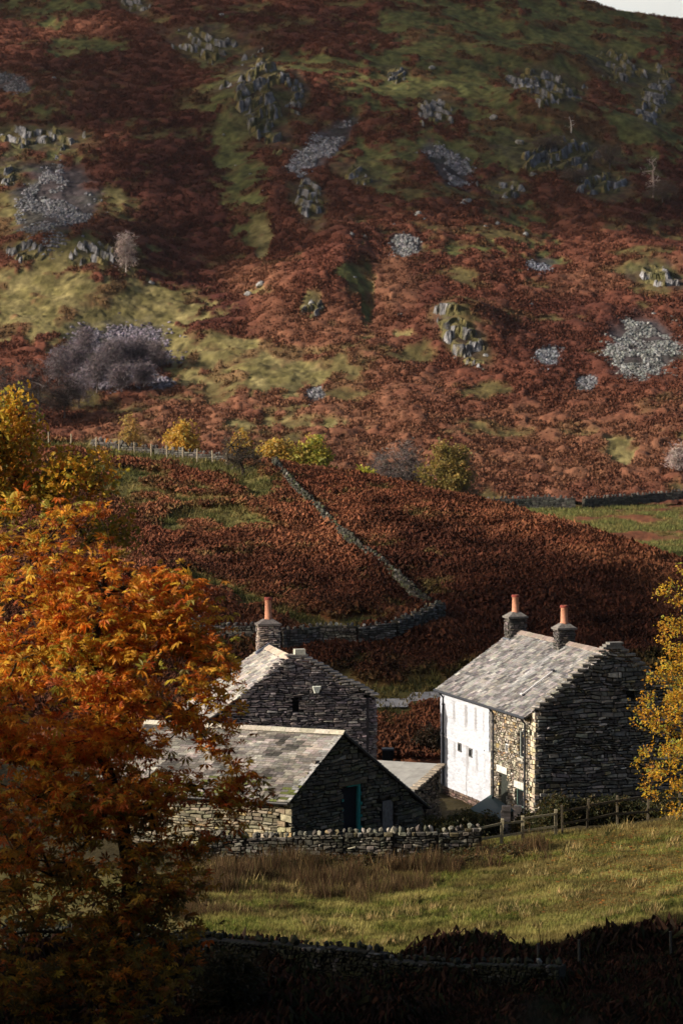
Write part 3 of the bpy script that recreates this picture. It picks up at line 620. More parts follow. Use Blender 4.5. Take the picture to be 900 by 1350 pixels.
def pane_window(name, O, e, n, a0, b0, a1, b1, rec, parent, fc=(.5, .5, .48), fw=.05, gc=(.012, .014, .016), bars=1):
    """frame in a recess with a dark glass pane behind it"""
    O, e, n = np.asarray(O, float), np.asarray(e, float), np.asarray(n, float); m = MB()
    def bx(mb, x0, z0, x1, z1, d0, d1, c): mb.box(O + e * x0 + UPV * z0 + n * d0, e * (x1 - x0), n * (d1 - d0), UPV * (z1 - z0), c)
    d0, d1 = -rec, -rec + .06
    bx(m, a0, b0, a0 + fw, b1, d0, d1, fc); bx(m, a1 - fw, b0, a1, b1, d0, d1, fc); bx(m, a0 + fw, b0, a1 - fw, b0 + fw, d0, d1, fc); bx(m, a0 + fw, b1 - fw, a1 - fw, b1, d0, d1, fc)
    for k in range(bars):
        zc = b0 + (b1 - b0) * (k + 1) / (bars + 1); bx(m, a0 + fw, zc - .02, a1 - fw, zc + .02, d0, d1 - .01, fc)
    f = m.build(name, M_WOOD, parent)
    g = MB(); bx(g, a0 + .01, b0 + .01, a1 - .01, b1 - .01, -rec - .03, -rec + .02, gc); g.build('pane', M_GLASS, f)
    return f
def block(name, O, e, n, a0, b0, a1, b1, d0, d1, c, m, parent):
    mb = MB(); O = np.asarray(O, float); mb.box(O + e * a0 + UPV * b0 + n * d0, e * (a1 - a0), n * (d1 - d0), UPV * (b1 - b0), c); return mb.build(name, m, parent)
GREY_ST = [(.165, .16, .15), (.10, .10, .098), (.24, .225, .20), (.13, .115, .09), (.30, .29, .27)]; GREY_W = [4, 4, 2, 2, .8]

# ---------------------------------------------------------------- the white and stone farmhouse
A = np.array([-.311, .950, 0]); A /= np.linalg.norm(A); Bv = np.array([.950, .311, 0]); Bv /= np.linalg.norm(Bv)
O1 = np.array([8.35, 104.0, 0]); L1, W1, EV, RG = 11.4, 7.34, 4.85, 7.40; ZB = -.9
T_W = 5.1
def p1(t, wd, z): return O1 + A * t + Bv * wd + UPV * z
farm = empty('farmhouse', p1(0, 0, .2), 'two storey farmhouse, front half whitewashed and half bare stone, with two chimneys', 'house')
mb = MB(); d = .17
sec = [(d, ZB), (W1 - d, ZB), (W1 - d, EV - .1), (W1 / 2, RG - .14), (d, EV - .1)]
V = [p1(t, a, b) for t in (d, L1 - .05) for a, b in sec]
mb.add(V, [(0, 5, 6, 1), (1, 6, 7, 2), (4, 9, 5, 0), (2, 7, 8, 3), (3, 8, 9, 4)], (.05, .046, .04))
mb.add([V[i] for i in (0, 1, 2, 4)], [(0, 1, 2, 3)], (.05, .046, .04)); mb.add([V[i] for i in (4, 2, 3)], [(0, 1, 2)], (.05, .046, .04)); mb.add([V[i] for i in (5, 6, 7, 9)], [(3, 2, 1, 0)], (.05, .046, .04)); mb.add([V[i] for i in (9, 7, 8)], [(2, 1, 0)], (.05, .046, .04))
wallc = mb.build('wall', M_STONE, farm)
# gable facing the viewer: dark rubble with a stepped parapet, one small square hole near the top
gp = [(0, ZB), (W1, ZB), (W1, EV + .15), (W1 * .5 + .45, RG + .22), (W1 * .5 - .45, RG + .22), (-.02, EV + .12)]
Vg, Fg, Cg = stonework(O1, Bv, -A, gp, [(.165, .165, .155), (.10, .10, .096), (.25, .24, .215), (.13, .12, .095), (.40, .385, .35), (.19, .17, .11)], [4, 3.4, 2, 2, 1.1, .8], holes=[(4.35, 5.35, 4.75, 5.7)], hr=(.07, .2), wr=(.14, .55), jit=.06, round_=.03, a=.4, gap=.016)
ga = build('gable_wall', Vg, Fg, Cg, M_STONE, farm)
block('vent_hole', O1, Bv, -A, 4.35, 5.35, 4.75, 5.7, -.165, -.16, (.006, .006, .006), M_WOOD, ga)
cs = MB()
for (a0, z0, lw, hh) in ((W1 / 2 - .5, RG + .18, 1.0, .09), (W1 / 2 - .36, RG + .272, .74, .1), (W1 / 2 - .2, RG + .375, .66, .09)): cs.box(p1(-.06, a0, z0), Bv * lw, A * .42, UPV * hh, jig((.19, .18, .165), .15))
for k in range(26):      # coping stones stepping up both verges
    f = (k + .5) / 13; s = -1 if f < 1 else 1; f2 = f if f < 1 else 2 - f
    wd = f2 * (W1 / 2 - .4); z = EV + .1 + f2 * (RG - EV + .06); wd = wd if s < 0 else W1 - wd
    cs.box(p1(-.07 - .03 * rng.random(), wd - .2, z), Bv * rng.uniform(.34, .46), A * .42, UPV * rng.uniform(.07, .1), jig((.2, .185, .16), .3))
cs.build('coping_stones', M_STONE, ga)
# facade, bare stone half
FW = [(2.0, .9, 2.55, 2.6), ]
holes = [(1.35, 2.75, 1.85, 3.95), (3.1, 2.75, 3.4, 3.15), (3.25, -.35, 4.15, 1.75), (1.35, -.2, 2.2, 1.35)]
PALE = [(.30, .27, .22), (.22, .19, .15), (.38, .34, .28), (.33, .24, .13), (.14, .125, .105), (.45, .42, .37)]
Vf, Ff, Cf_ = stonework(O1, A, -Bv, [(.55, ZB), (T_W, ZB), (T_W, EV - .08), (.55, EV - .08)], PALE, [4, 3, 2.4, 1, 2, .8], holes=holes, hr=(.07, .15), wr=(.13, .36))
qv = stonework(O1, A, -Bv, [(-.02, ZB), (.58, ZB), (.58, EV + .1), (-.02, EV + .1)], [(.46, .40, .31), (.38, .34, .27), (.5, .43, .28)], [3, 2, 1], hr=(.16, .26), wr=(.24, .5), jit=.012, round_=.012)
V, F, C = merge([(Vf, Ff, Cf_), qv]); fs = build('stone_facade', V, F, C, M_STONE, farm)
pane_window('window', O1, A, -Bv, 1.35, 2.75, 1.85, 3.95, .13, farm, fc=(.32, .36, .34), bars=0)
pane_window('window', O1, A, -Bv, 3.1, 2.75, 3.4, 3.15, .06, farm, fc=(.62, .62, .6), bars=0)
pane_window('window', O1, A, -Bv, 1.35, -.2, 2.2, 1.35, .13, farm, fc=(.10, .17, .15), bars=1)
dr = block('door', O1, A, -Bv, 3.25, -.35, 4.15, 1.75, -.17, -.11, (.035, .04, .035), M_WOOD, farm)
block('handle', O1, A, -Bv, 3.36, .65, 3.44, .72, -.105, -.05, (.3, .3, .28), M_METAL, dr)
for (a, b, zz) in ((3.15, 4.35, 1.78), (1.2, 2.3, 1.38)): block('lintel', O1, A, -Bv, a, zz, b, zz + .3, -.16, .045, (.55, .55, .52), M_STONE, farm)
block('window_sill', O1, A, -Bv, 1.25, 2.66, 1.95, 2.74, -.1, .06, (.4, .38, .34), M_STONE, farm)
# whitewashed half: upper wall stands a little proud of the lower; slits stained grey
def wash(name, t0, t1, z0, z1, out, stains, dark):
    n, m = int((t1 - t0) / .05), int((z1 - z0) / .05); t, z = np.meshgrid(np.linspace(t0, t1, n), np.linspace(z0, z1, m)); t, z = t.ravel(), z.ravel()
    f1, _, cid = worley(t / .3, z / .13, 70); rel = out + .05 * np.sqrt(np.clip(1 - f1 ** 2, 0, 1)) + .014 * cid + .012 * fbm(t / .8, z / .8, 2, 71)
    c = np.tile(np.array([.45, .48, .55]), (len(t), 1)); g = np.zeros(len(t)); ed = .05 * fbm(t / .3, z / .25, 3, 72)
    for (a0, a1, b0, b1, k) in stains:
        inn = sstep(a0 - .05, a0 + .05, t + ed) * sstep(a1 + .05, a1 - .05, t + ed) * sstep(b0 - .3, b0 + .15, z + 3 * ed) * sstep(b1 + .08, b1 - .04, z)
        g = np.maximum(g, k * inn); rel = rel - .03 * k * sstep(.2, .6, inn)
    g = np.maximum(g, .16 * sstep(.1, .5, fbm(t / .7, z / .35, 4, 75)) * dark)
    c = lerp(c, np.array([.16, .155, .155]), g)
    P = O1 + t[:, None] * A + z[:, None] * UPV - rel[:, None] * Bv
    return build(name, P, grid_faces(m, n)[:, ::-1], c, M_WHITE, farm, False)
ZL = 2.55
ST = [(9.45, 9.75, 3.45, 4.3, .56), (7.85, 8.2, 3.35, 4.3, .62), (6.65, 6.95, 3.35, 4.3, .58), (5.75, 5.88, 3.4, 4.25, .45)]
SB = [(9.5, 9.8, 1.7, 2.35, .5), (8.0, 8.12, -.4, 2.4, .7), (7.75, 8.15, 1.5, 2.4, .5), (6.65, 6.92, 1.5, 2.35, .5), (5.7, 5.85, 1.3, 2.3, .3)]
up = wash('whitewashed_wall', T_W, L1, ZL, EV - .05, .05, ST, .5)
lo = wash('whitewashed_wall', T_W + .02, L1, .12, ZL, .0, SB, 1.3)
block('wall_ledge', O1, A, -Bv, T_W + .7, ZL - .07, L1, ZL - .002, -.05, .10, (.78, .78, .8), M_WHITE, farm)
block('wall_edge', O1, A, -Bv, T_W - .04, .12, T_W + .02, EV - .06, -.16, .045, (.6, .6, .6), M_WHITE, farm)
block('wall_edge', O1, A, -Bv, L1 - .02, .12, L1 + .06, EV - .06, -.6, .06, (.8, .8, .82), M_WHITE, farm)
for (a, b) in ((8.72, 2.05), (7.3, 1.98)): pane_window('window', O1, A, -Bv, a, b, a + .36, b + .4, -.05, farm, fc=(.12, .12, .12), bars=0)
Vp, Fp, Cp = stonework(O1, A, -Bv, [(T_W, ZB), (L1, ZB), (L1, .13), (T_W, .13)], [(.13, .09, .075), (.10, .075, .065), (.17, .12, .10)], [3, 3, 1])
build('plinth', Vp, Fp, Cp, M_STONE, farm)
# roof
S1 = math.hypot(W1 / 2 + .28, RG - EV + .12); upl = (Bv * (W1 / 2 + .28) + UPV * (RG - EV + .12)) / S1; nl = np.cross(A, upl); nl = nl if nl[2] > 0 else -nl
upr = (-Bv * (W1 / 2 + .28) + UPV * (RG - EV + .12)) / S1; nr = np.cross(A, upr); nr = nr if nr[2] > 0 else -nr
mb = MB(); t0, t1 = .3, L1 + .08
for sgn, w0, nn in ((1, -.28, nl), (-1, W1 + .28, nr)):
    a, b, c_, e_ = p1(t0, w0, EV - .12), p1(t1, w0, EV - .12), p1(t1, W1 / 2, RG), p1(t0, W1 / 2, RG)
    P = [a, b, c_, e_]; mb.hexa([p - UPV * .09 for p in P] + P, (.06, .06, .062))
rf = mb.build('roof', M_SLATE, farm)
SLC = [(.215, .205, .20), (.15, .145, .145), (.29, .275, .265), (.105, .10, .105), (.36, .345, .33)]; SLW = [4, 3, 3, 1.6, 1]
V, F, C = slates(p1(t0, -.28, EV - .12), A, upl, t1 - t0, S1, nl, SLC, SLW, row=(.16, .22), wid=(.2, .34), a=.14, streaks=[(4.55, .28, .45, 1.2, 4.6), (4.1, .16, .3, 0, 2.5), (8.4, .3, .22, 0, 4.4), (7.0, .25, .2, .5, 4), (1.7, .3, .2, .5, 4)])
build('slates', V, F, C, M_SLATE, rf)
V, F, C = slates(p1(t0, W1 + .28, EV - .12), A, upr, t1 - t0, S1, nr, SLC, SLW); build('slates', V, F, C, M_SLATE, rf)
ridge_tiles(p1(.4, W1 / 2, RG + .05), p1(L1 - .5, W1 / 2, RG + .05), (.27, .22, .195), rf, half=.2, drop=.13)
vb = MB(); q0 = p1(2.75, -.28, EV - .12) + upl * 1.05 + nl * .1; vb.tube(q0, q0 + upl * 1.75, .035, c=(.62, .63, .66)); vb.box(q0 + upl * 1.72 - A * .14, A * .28, upl * .1, nl * .07, (.05, .05, .06)); vb.box(q0 - upl * .08 - A * .12, A * .24, upl * .1, nl * .06, (.6, .6, .62)); vb.build('roof_pipe', M_METAL, rf)
chimney(p1(10.95, W1 / 2 - .12, 0)[:2], A, Bv, .7, .92, 6.75, 8.05, farm, [(.115, .105, .10), (.075, .07, .068), (.17, .15, .13)], [3, 3, 1])
chimney(p1(5.1, W1 / 2 - .12, 0)[:2], A, Bv, .66, .86, 6.7, 8.0, farm, [(.115, .105, .10), (.075, .07, .068), (.17, .15, .13)], [3, 3, 1])
# rainwater goods
g = MB(); ga0, ga1 = p1(.3, -.36, EV - .2), p1(L1 + .15, -.36, EV - .2); g.tube(ga0, ga1, .065, c=(.035, .04, .05)); g.build('gutter', M_METAL, farm)
for tt, zb in ((10.95, .15), (4.55, -.8), (.85, -.8)):
    g = MB(); g.tube(p1(tt, -.34, EV - .24), p1(tt, -.13, EV - .5), .045, c=(.02, .023, .03)); g.tube(p1(tt, -.13, EV - .5), p1(tt, -.13, zb), .05, c=(.02, .023, .03))
    for zz in (1.0, 2.6, 4.0): g.box(p1(tt - .09, -.19, zz), A * .18, Bv * .14, UPV * .06, (.02, .022, .03))
    g.build('downpipe', M_METAL, farm)
# dark boarded lean-to canopy against the foot of the facade
cn = MB(); a, b = 2.3, 5.0
P = [p1(a, -.05, .35), p1(b, -.05, .62), p1(b, -1.05, .05), p1(a, -1.05, -.25)]; cn.hexa([q - UPV * .05 for q in P] + P, (.018, .042, .042)); can = cn.build('porch_canopy', M_METAL, farm)
cn = MB(); cn.hexa([p1(b - .02, -1.0, ZB), p1(a + .1, -1.0, ZB), p1(a + .1, -.95, ZB), p1(b - .02, -.95, ZB), p1(b - .02, -1.0, -.02), p1(a + .1, -1.0, -.3), p1(a + .1, -.95, -.3), p1(b - .02, -.95, -.02)], (.02, .028, .03)); cn.build('boarding', M_WOOD, can)
rebase(farm)

# ---------------------------------------------------------------- left stone cottage (gable to the viewer, one chimney)
A2 = np.array([-.225, .974, 0]); A2 /= np.linalg.norm(A2); B2 = np.array([.974, .225, 0]); B2 /= np.linalg.norm(B2)
O2 = np.array([-2.28, 112.0, 0]); Z2, L2 = 6.5, 6.2; wl, zl = 4.0, 3.55; wr_, zr = 3.9, 4.55; zb = -.4
def p2(t, wd, z): return O2 + A2 * t + B2 * wd + UPV * z
cot = empty('stone_cottage', p2(0, 0, .3), 'grey stone cottage with a stepped gable and single tall clay pot, partly behind orange tree', 'house')
mb = MB(); sec = [(-wl + .2, zb), (wr_ - .2, zb), (wr_ - .2, zr - .1), (0, Z2 - .15), (-wl + .2, zl - .1)]; V = [p2(t, a, b) for t in (d, L2) for a, b in sec]
cc = (.06, .053, .055); mb.add(V, [(0, 5, 6, 1), (1, 6, 7, 2), (4, 9, 5, 0), (2, 7, 8, 3), (3, 8, 9, 4)], cc); mb.add([V[i] for i in (0, 1, 2, 3, 4)], [(0, 1, 2), (0, 2, 3), (0, 3, 4)], cc); mb.add([V[i] for i in (5, 6, 7, 8, 9)], [(2, 1, 0), (3, 2, 0), (4, 3, 0)], cc)
mb.build('wall', M_STONE, cot)
PURP = [(.235, .205, .205), (.165, .145, .15), (.31, .27, .26), (.12, .105, .11), (.36, .31, .29)]
gp = [(-wl, zb), (wr_ - .35, zb), (wr_ - .35, zr + .12), (.55, Z2 + .06), (-.35, Z2 + .06), (-wl, zl - .15)]
hb = (.02, 3.95, .32, 4.65)
V1, F1, C1 = stonework(O2, B2, -A2, gp, PURP, [4, 3.5, 2, 2, .7], holes=[hb], hr=(.06, .14), wr=(.18, .6), jit=.04, round_=.04)
gw = build('gable_wall', V1, F1, C1, M_STONE, cot)
block('slit_window', O2, B2, -A2, hb[0], hb[1], hb[2], hb[3], -.165, -.15, (.005, .005, .006), M_WOOD, gw)
V1, F1, C1 = stonework(p2(.35, wr_ - .38, 0), B2, -A2, [(0, zb), (.62, zb), (.62, zr - .15), (0, zr + .05)], PURP, [3, 4, 1.5, 2, .4], hr=(.08, .16), wr=(.25, .5)); bt = build('buttress', V1, F1, C1, M_STONE, cot)
V1, F1, C1 = stonework(p2(.35, wr_ + .24, 0), A2, B2, [(0, zb), (L2 - .4, zb), (L2 - .4, zr - .15), (0, zr - .15)], PURP, [3, 4, 1.5, 2, .4]); build('side_wall', V1, F1, C1, M_STONE, cot)
block('buttress_core', p2(.35, wr_ - .36, 0), B2, -A2, 0, zb, .44, zr - .2, -L2 + .6, -.16, (.06, .053, .055), M_STONE, bt)
cs = MB(); k = 0
while k < 15:
    f = k / 14; wd = .55 + f * (wr_ - .5); z = Z2 + .04 - f * (Z2 - zr - .05); cs.box(p2(-.06 - .04 * rng.random(), wd - .22, z), B2 * rng.uniform(.34, .5), A2 * .5, UPV * rng.uniform(.06, .1), jig((.27, .25, .235), .3)); k += 1
cs.box(p2(-.05, -.3, Z2 + .06), B2 * 1.05, A2 * .45, UPV * .07, (.22, .2, .19)); cs.box(p2(-.05, .12, Z2 + .133), B2 * .5, A2 * .4, UPV * .24, (.48, .47, .40)); cs.build('coping_stones', M_STONE, gw)
fl = MB(); c0 = p2(-.05, 1.12, 5.0); fl.hexa([c0 - B2 * .09 - A2 * .16 - UPV * .16, c0 + B2 * .09 - A2 * .16 - UPV * .16, c0 + B2 * .09 - UPV * .2, c0 - B2 * .09 - UPV * .2, c0 - B2 * .19 - A2 * .2 + UPV * .13, c0 + B2 * .19 - A2 * .2 + UPV * .13, c0 + B2 * .19 + UPV * .15, c0 - B2 * .19 + UPV * .15], (.74, .78, .70)); fl.build('wall_lamp', M_METAL, gw)
S2 = math.hypot(wl + .3, Z2 - zl + .1); upl = (B2 * (wl + .3) + UPV * (Z2 - zl + .1)) / S2; nl = np.cross(A2, upl); nl = nl if nl[2] > 0 else -nl
mb = MB()
for (w0, z0) in ((-wl - .3, zl - .1), (wr_ + .3, zr - .1)):
    P = [p2(.02 if w0 < 0 else .45, w0, z0), p2(L2 + .2, w0, z0), p2(L2 + .2, 0, Z2), p2(.02 if w0 < 0 else .45, 0, Z2)]; mb.hexa([q - UPV * .09 for q in P] + P, (.10, .095, .09))
rf = mb.build('roof', M_SLATE, cot)
COT = [(.40, .375, .345), (.32, .30, .285), (.46, .43, .385), (.24, .225, .215), (.50, .45, .38)]
V1, F1, C1 = slates(p2(.0, -wl - .3, zl - .1), A2, upl, L2 + .2, S2, nl, COT, [4, 3, 2, 1.6, .7], row=(.2, .3), wid=(.3, .5), th=.03); build('slates', V1, F1, C1, M_SLATE, rf)
ridge_tiles(p2(.0, 0, Z2 + .05), p2(L2 - .5, 0, Z2 + .05), (.56, .46, .37), rf, half=.26, drop=.17)
lf = MB(); b0 = p2(5.45, 0, Z2 + .04)
for s in (-1, 1): lf.hexa([b0 - UPV * .02, b0 + B2 * .62 * s - UPV * .42, b0 + B2 * .62 * s - UPV * .42 + A2 * .3, b0 - UPV * .02 + A2 * .3, b0 + UPV * .13, b0 + B2 * .62 * s - UPV * .3, b0 + B2 * .62 * s - UPV * .3 + A2 * .3, b0 + UPV * .13 + A2 * .3], (.12, .14, .19))
chc = chimney(p2(5.95, .05, 0)[:2], B2, A2, 1.08, .8, 5.4, 7.5, cot, [(.40, .33, .29), (.27, .22, .20), (.48, .40, .35), (.17, .15, .15)], [3, 3, 1.5, 1], pot_h=1.1, pot_r=.17, capc=(.14, .125, .12))
lf.build('lead_saddle', M_METAL, chc)
rebase(cot)

# ---------------------------------------------------------------- barn in front (broad slate roof, teal framed door)
A3 = np.array([-.927, .375, 0]); A3 /= np.linalg.norm(A3); B3 = np.array([.68, .73, 0]); B3 /= np.linalg.norm(B3)
O3 = np.array([-2.0, 96.0, 0]); wa, wz, wr3, z_e, z_r, z_x, L3 = 2.93, 4.86, 8.0, 2.62, 4.86, 1.3, 9.0; zb = -.3
nB = np.cross(B3, UPV); nB = nB if nB @ np.array([.7, -.7, 0]) > 0 else -nB      # gable faces the viewer's right
nF = np.cross(A3, UPV); nF = nF if nF[1] < 0 else -nF
def p3(t, wd, z): return O3 + A3 * t + B3 * wd + UPV * z
barn = empty('barn', p3(0, 0, .5), 'low stone barn with broad mossy slate roof and teal framed door in its gable', 'barn')
mb = MB(); q = .16; sec = [(q, zb), (wr3 - q, zb), (wr3 - q, z_x - .12), (wa, z_r - .13), (q, z_e - .1)]
V = [p3(t, a, b) for t in (q * 1.2, L3) for a, b in sec]; cc = (.045, .042, .035)
mb.add(V, [(0, 5, 6, 1), (1, 6, 7, 2), (4, 9, 5, 0), (2, 7, 8, 3), (3, 8, 9, 4)], cc); mb.add([V[i] for i in (0, 1, 2, 3, 4)], [(0, 1, 2), (0, 2, 3), (0, 3, 4)], cc); mb.add([V[i] for i in (5, 6, 7, 8, 9)], [(2, 1, 0), (3, 2, 0), (4, 3, 0)], cc)
mb.build('wall', M_STONE, barn)
dh = (3.05, .35, 4.1, 2.62)
V1, F1, C1 = stonework(O3, B3, nB, [(0, zb), (wr3, zb), (wr3, z_x - .05), (wa, z_r - .06), (0, z_e - .05)], [(.12, .112, .09), (.08, .077, .062), (.18, .165, .12), (.10, .098, .06), (.26, .24, .19)], [4, 4, 1.6, 2, .6], holes=[dh, (5.35, .3, 6.15, 1.75)], hr=(.08, .2), wr=(.18, .5), jit=.04, round_=.05)
build('gable_wall', V1, F1, C1, M_STONE, barn)
V1, F1, C1 = stonework(O3, A3, nF, [(.5, zb), (L3, zb), (L3, z_e - .1), (.5, z_e - .1)], [(.27, .24, .17), (.19, .17, .12), (.35, .31, .22), (.12, .11, .08), (.34, .27, .14)], [3, 3, 1.6, 2, 1], hr=(.1, .22), wr=(.2, .6), jit=.04, round_=.05)
qv = stonework(O3, A3, nF, [(-.02, zb), (.62, zb), (.62, z_e - .1), (-.02, z_e - .1)], [(.36, .31, .20), (.30, .27, .19), (.38, .29, .14)], [3, 2, 1], hr=(.2, .32), wr=(.3, .62), jit=.03)
build('front_wall', *merge([(V1, F1, C1), qv]), M_STONE, barn)
TEAL = (.035, .25, .245)
fm = MB(); 
for (a0, b0, a1, b1) in ((dh[2] - .15, dh[1], dh[2], dh[3]), (dh[0] + .25, dh[3] - .06, dh[2] - .15, dh[3])): fm.box(O3 + B3 * a0 + UPV * b0 - nB * .12, B3 * (a1 - a0), nB * .11, UPV * (b1 - b0), TEAL)
for zz in (.75, 1.25, 1.75, 2.15): fm.box(O3 + B3 * (dh[2] - .02) + UPV * zz - nB * .04, B3 * .09, nB * .06, UPV * .12, TEAL); fm.box(O3 + B3 * (dh[0] - .07) + UPV * (zz - .15) - nB * .04, B3 * .08, nB * .06, UPV * .1, TEAL)
dr = fm.build('door_frame', M_WOOD, barn)
block('door', O3, B3, nB, dh[0] + .02, dh[1], dh[2] - .16, dh[3] - .07, -.155, -.14, (.016, .018, .024), M_WOOD, barn)
block('lintel', O3, B3, nB, dh[0] - .3, dh[3] + .02, dh[2] + .3, dh[3] + .18, -.12, .05, (.12, .105, .07), M_STONE, barn)
block('slab_door', O3, B3, nB, 5.5, .3, 6.12, 1.72, -.1, -.04, (.2, .19, .18), M_STONE, barn)
block('doorway', O3, B3, nB, 5.35, .3, 5.5, 1.75, -.155, -.14, (.012, .012, .014), M_WOOD, barn)
SAG = .22
S3 = math.hypot(wa + .25, z_r - z_e + .2); upf = (B3 * (wa + .25) + UPV * (z_r - z_e + .2)) / S3; nf = np.cross(A3, upf); nf = nf if nf[2] > 0 else -nf
S4 = math.hypot(wr3 - wa + .3, z_r - z_x + .15); upb = (-B3 * (wr3 - wa + .3) + UPV * (z_r - z_x + .15)) / S4; nb = np.cross(A3, upb); nb = nb if nb[2] > 0 else -nb
mb = MB()
for (w0, z0) in ((-.25, z_e - .2), (wr3 + .3, z_x - .15)):
    P = [p3(-.12, w0, z0), p3(L3, w0, z0), p3(L3, wa, z_r), p3(-.12, wa, z_r)]; mb.hexa([v - UPV * .09 for v in P] + P, (.03, .03, .03))
rf = mb.build('roof', M_SLATE, barn)
BAR = [(.22, .20, .18), (.17, .157, .145), (.27, .245, .22), (.12, .112, .10), (.33, .30, .26)]; BW = [4, 3, 2, 1.4, .5]
V1, F1, C1 = slates(p3(-.14, -.25, z_e - .2), A3, upf, L3 + .1, S3, nf, BAR, BW, row=(.11, .16), wid=(.18, .42), th=.012, a=.2, moss=.3, streaks=[(.12, .16, .4, 0, 9)], patch=.8); build('slates', V1, F1, C1, M_SLATE, rf)
V1, F1, C1 = slates(p3(-.14, wr3 + .3, z_x - .15), A3, upb, L3 + .1, S4, nb, BAR, BW, row=(.16, .24), wid=(.2, .4), th=.028, moss=.3); build('slates', V1, F1, C1, M_SLATE, rf)
ridge_tiles(p3(-.16, wa, z_r + .06), p3(L3 - .1, wa, z_r + .06), (.46, .43, .35), rf, half=.2, drop=.125, ln=.62, a=.25)
gt = MB(); gt.tube(p3(-.1, -.34, z_e - .3), p3(L3, -.34, z_e - .3), .06, c=(.02, .02, .022)); gt.build('gutter', M_METAL, barn)
rebase(barn)

# ---------------------------------------------------------------- low shed between the barn and the white house
e_r, e_e = ray(584, 1008, 106.2), ray(546, 1042, 103.0); up_s = e_r - e_e; LS = 5.2
sh = empty('shed', (e_e[0], e_e[1], .2), 'low shed with pale grey sunlit roof between the barn and the white house', 'shed')
dv = A3 * LS; mb = MB(); P = [e_e, e_r, e_r + dv, e_e + dv]; mb.hexa([v - UPV * .10 for v in P] + P, (.25, .25, .24)); rf = mb.build('roof', M_CONC, sh)
mb = MB(); ns_ = np.cross(A3, up_s); ns_ = ns_ / np.linalg.norm(ns_); ns_ = ns_ if ns_[2] > 0 else -ns_
for k in range(6):
    for q in range(4):
        o = e_e + A3 * LS * k / 6 + up_s * q / 4 + ns_ * (.006 + .004 * q % 2); mb.box(o + A3 * .004 + up_s * .002, A3 * (LS / 6 - .008), up_s * .247, ns_ * .014, jig((.36, .355, .335), .05))
mb.build('roof_sheets', M_CONC, rf)
hx = np.array([up_s[0], up_s[1], 0]); LX = np.linalg.norm(hx); hx /= LX; nS = np.cross(hx, UPV); nS = nS if nS[0] > 0 else -nS
V1, F1, C1 = stonework(np.array([e_e[0], e_e[1], 0]) - nS * .12, hx, nS, [(0, -.6), (LX, -.6), (LX, e_r[2] - .12), (0, e_e[2] - .12)], [(.15, .13, .11), (.09, .08, .07), (.22, .19, .15)], [3, 3, 1], hr=(.1, .2), wr=(.2, .5), jit=.04); build('gable_wall', V1, F1, C1, M_STONE, sh)
V1, F1, C1 = stonework(np.array([e_e[0], e_e[1], 0]) + hx * .1, A3, nF, [(0, -.6), (LS, -.6), (LS, e_e[2] - .12), (0, e_e[2] - .12)], [(.15, .13, .11), (.09, .08, .07), (.22, .19, .15)], [3, 3, 1], hr=(.1, .2), wr=(.2, .5), jit=.04); build('front_wall', V1, F1, C1, M_STONE, sh)
mb = MB(); b_ = [e_e + hx * .25 - nS * .3, e_r - hx * .1 - nS * .3, e_r - hx * .1 + A3 * LS, e_e + hx * .25 + A3 * LS]; mb.hexa([np.array([v[0], v[1], -.6]) for v in b_] + [v - UPV * .13 for v in b_], (.05, .045, .04)); mb.build('wall', M_STONE, sh)
mb = MB()
for k in range(11):
    f = (k + .5) / 11; o = e_e + up_s * f; mb.box(o - hx * .16 - nS * .2 + UPV * .012, hx * rng.uniform(.26, .36), nS * .36, UPV * rng.uniform(.06, .11), jig((.30, .26, .21), .3))
mb.build('verge_stones', M_STONE, sh); rebase(sh)

# ---------------------------------------------------------------- bin beyond the shed
bn = ray(511, 1007, 119.5); bn[2] = float(H(bn[0], bn[1])); e0 = empty('wheelie_bin', bn, 'black bin standing beyond the low grey roof, between cottage and white house', 'bin'); m = MB(); b = bn
def ring(hw, hd, z): return [b + (-hw, -hd, z), b + (hw, -hd, z), b + (hw, hd, z), b + (-hw, hd, z)]
m.hexa(ring(.24, .26, .12) + ring(.29, .34, .86), (.012, .013, .016)); bo = m.build('bin_body', M_METAL, e0)
m = MB(); m.hexa(ring(.31, .37, .865) + ring(.29, .33, .93), (.02, .021, .025)); m.tube(b + (-.26, .38, .9), b + (.26, .38, .9), .025, c=(.015, .015, .018)); m.build('lid', M_METAL, e0)
for s in (-1, 1):
    m = MB(); m.tube(b + (s * .25 - .03, .24, .1), b + (s * .25 + .03, .24, .1), .1, c=(.01, .01, .01), n=14); m.build('wheel', M_METAL, e0)
rebase(e0)
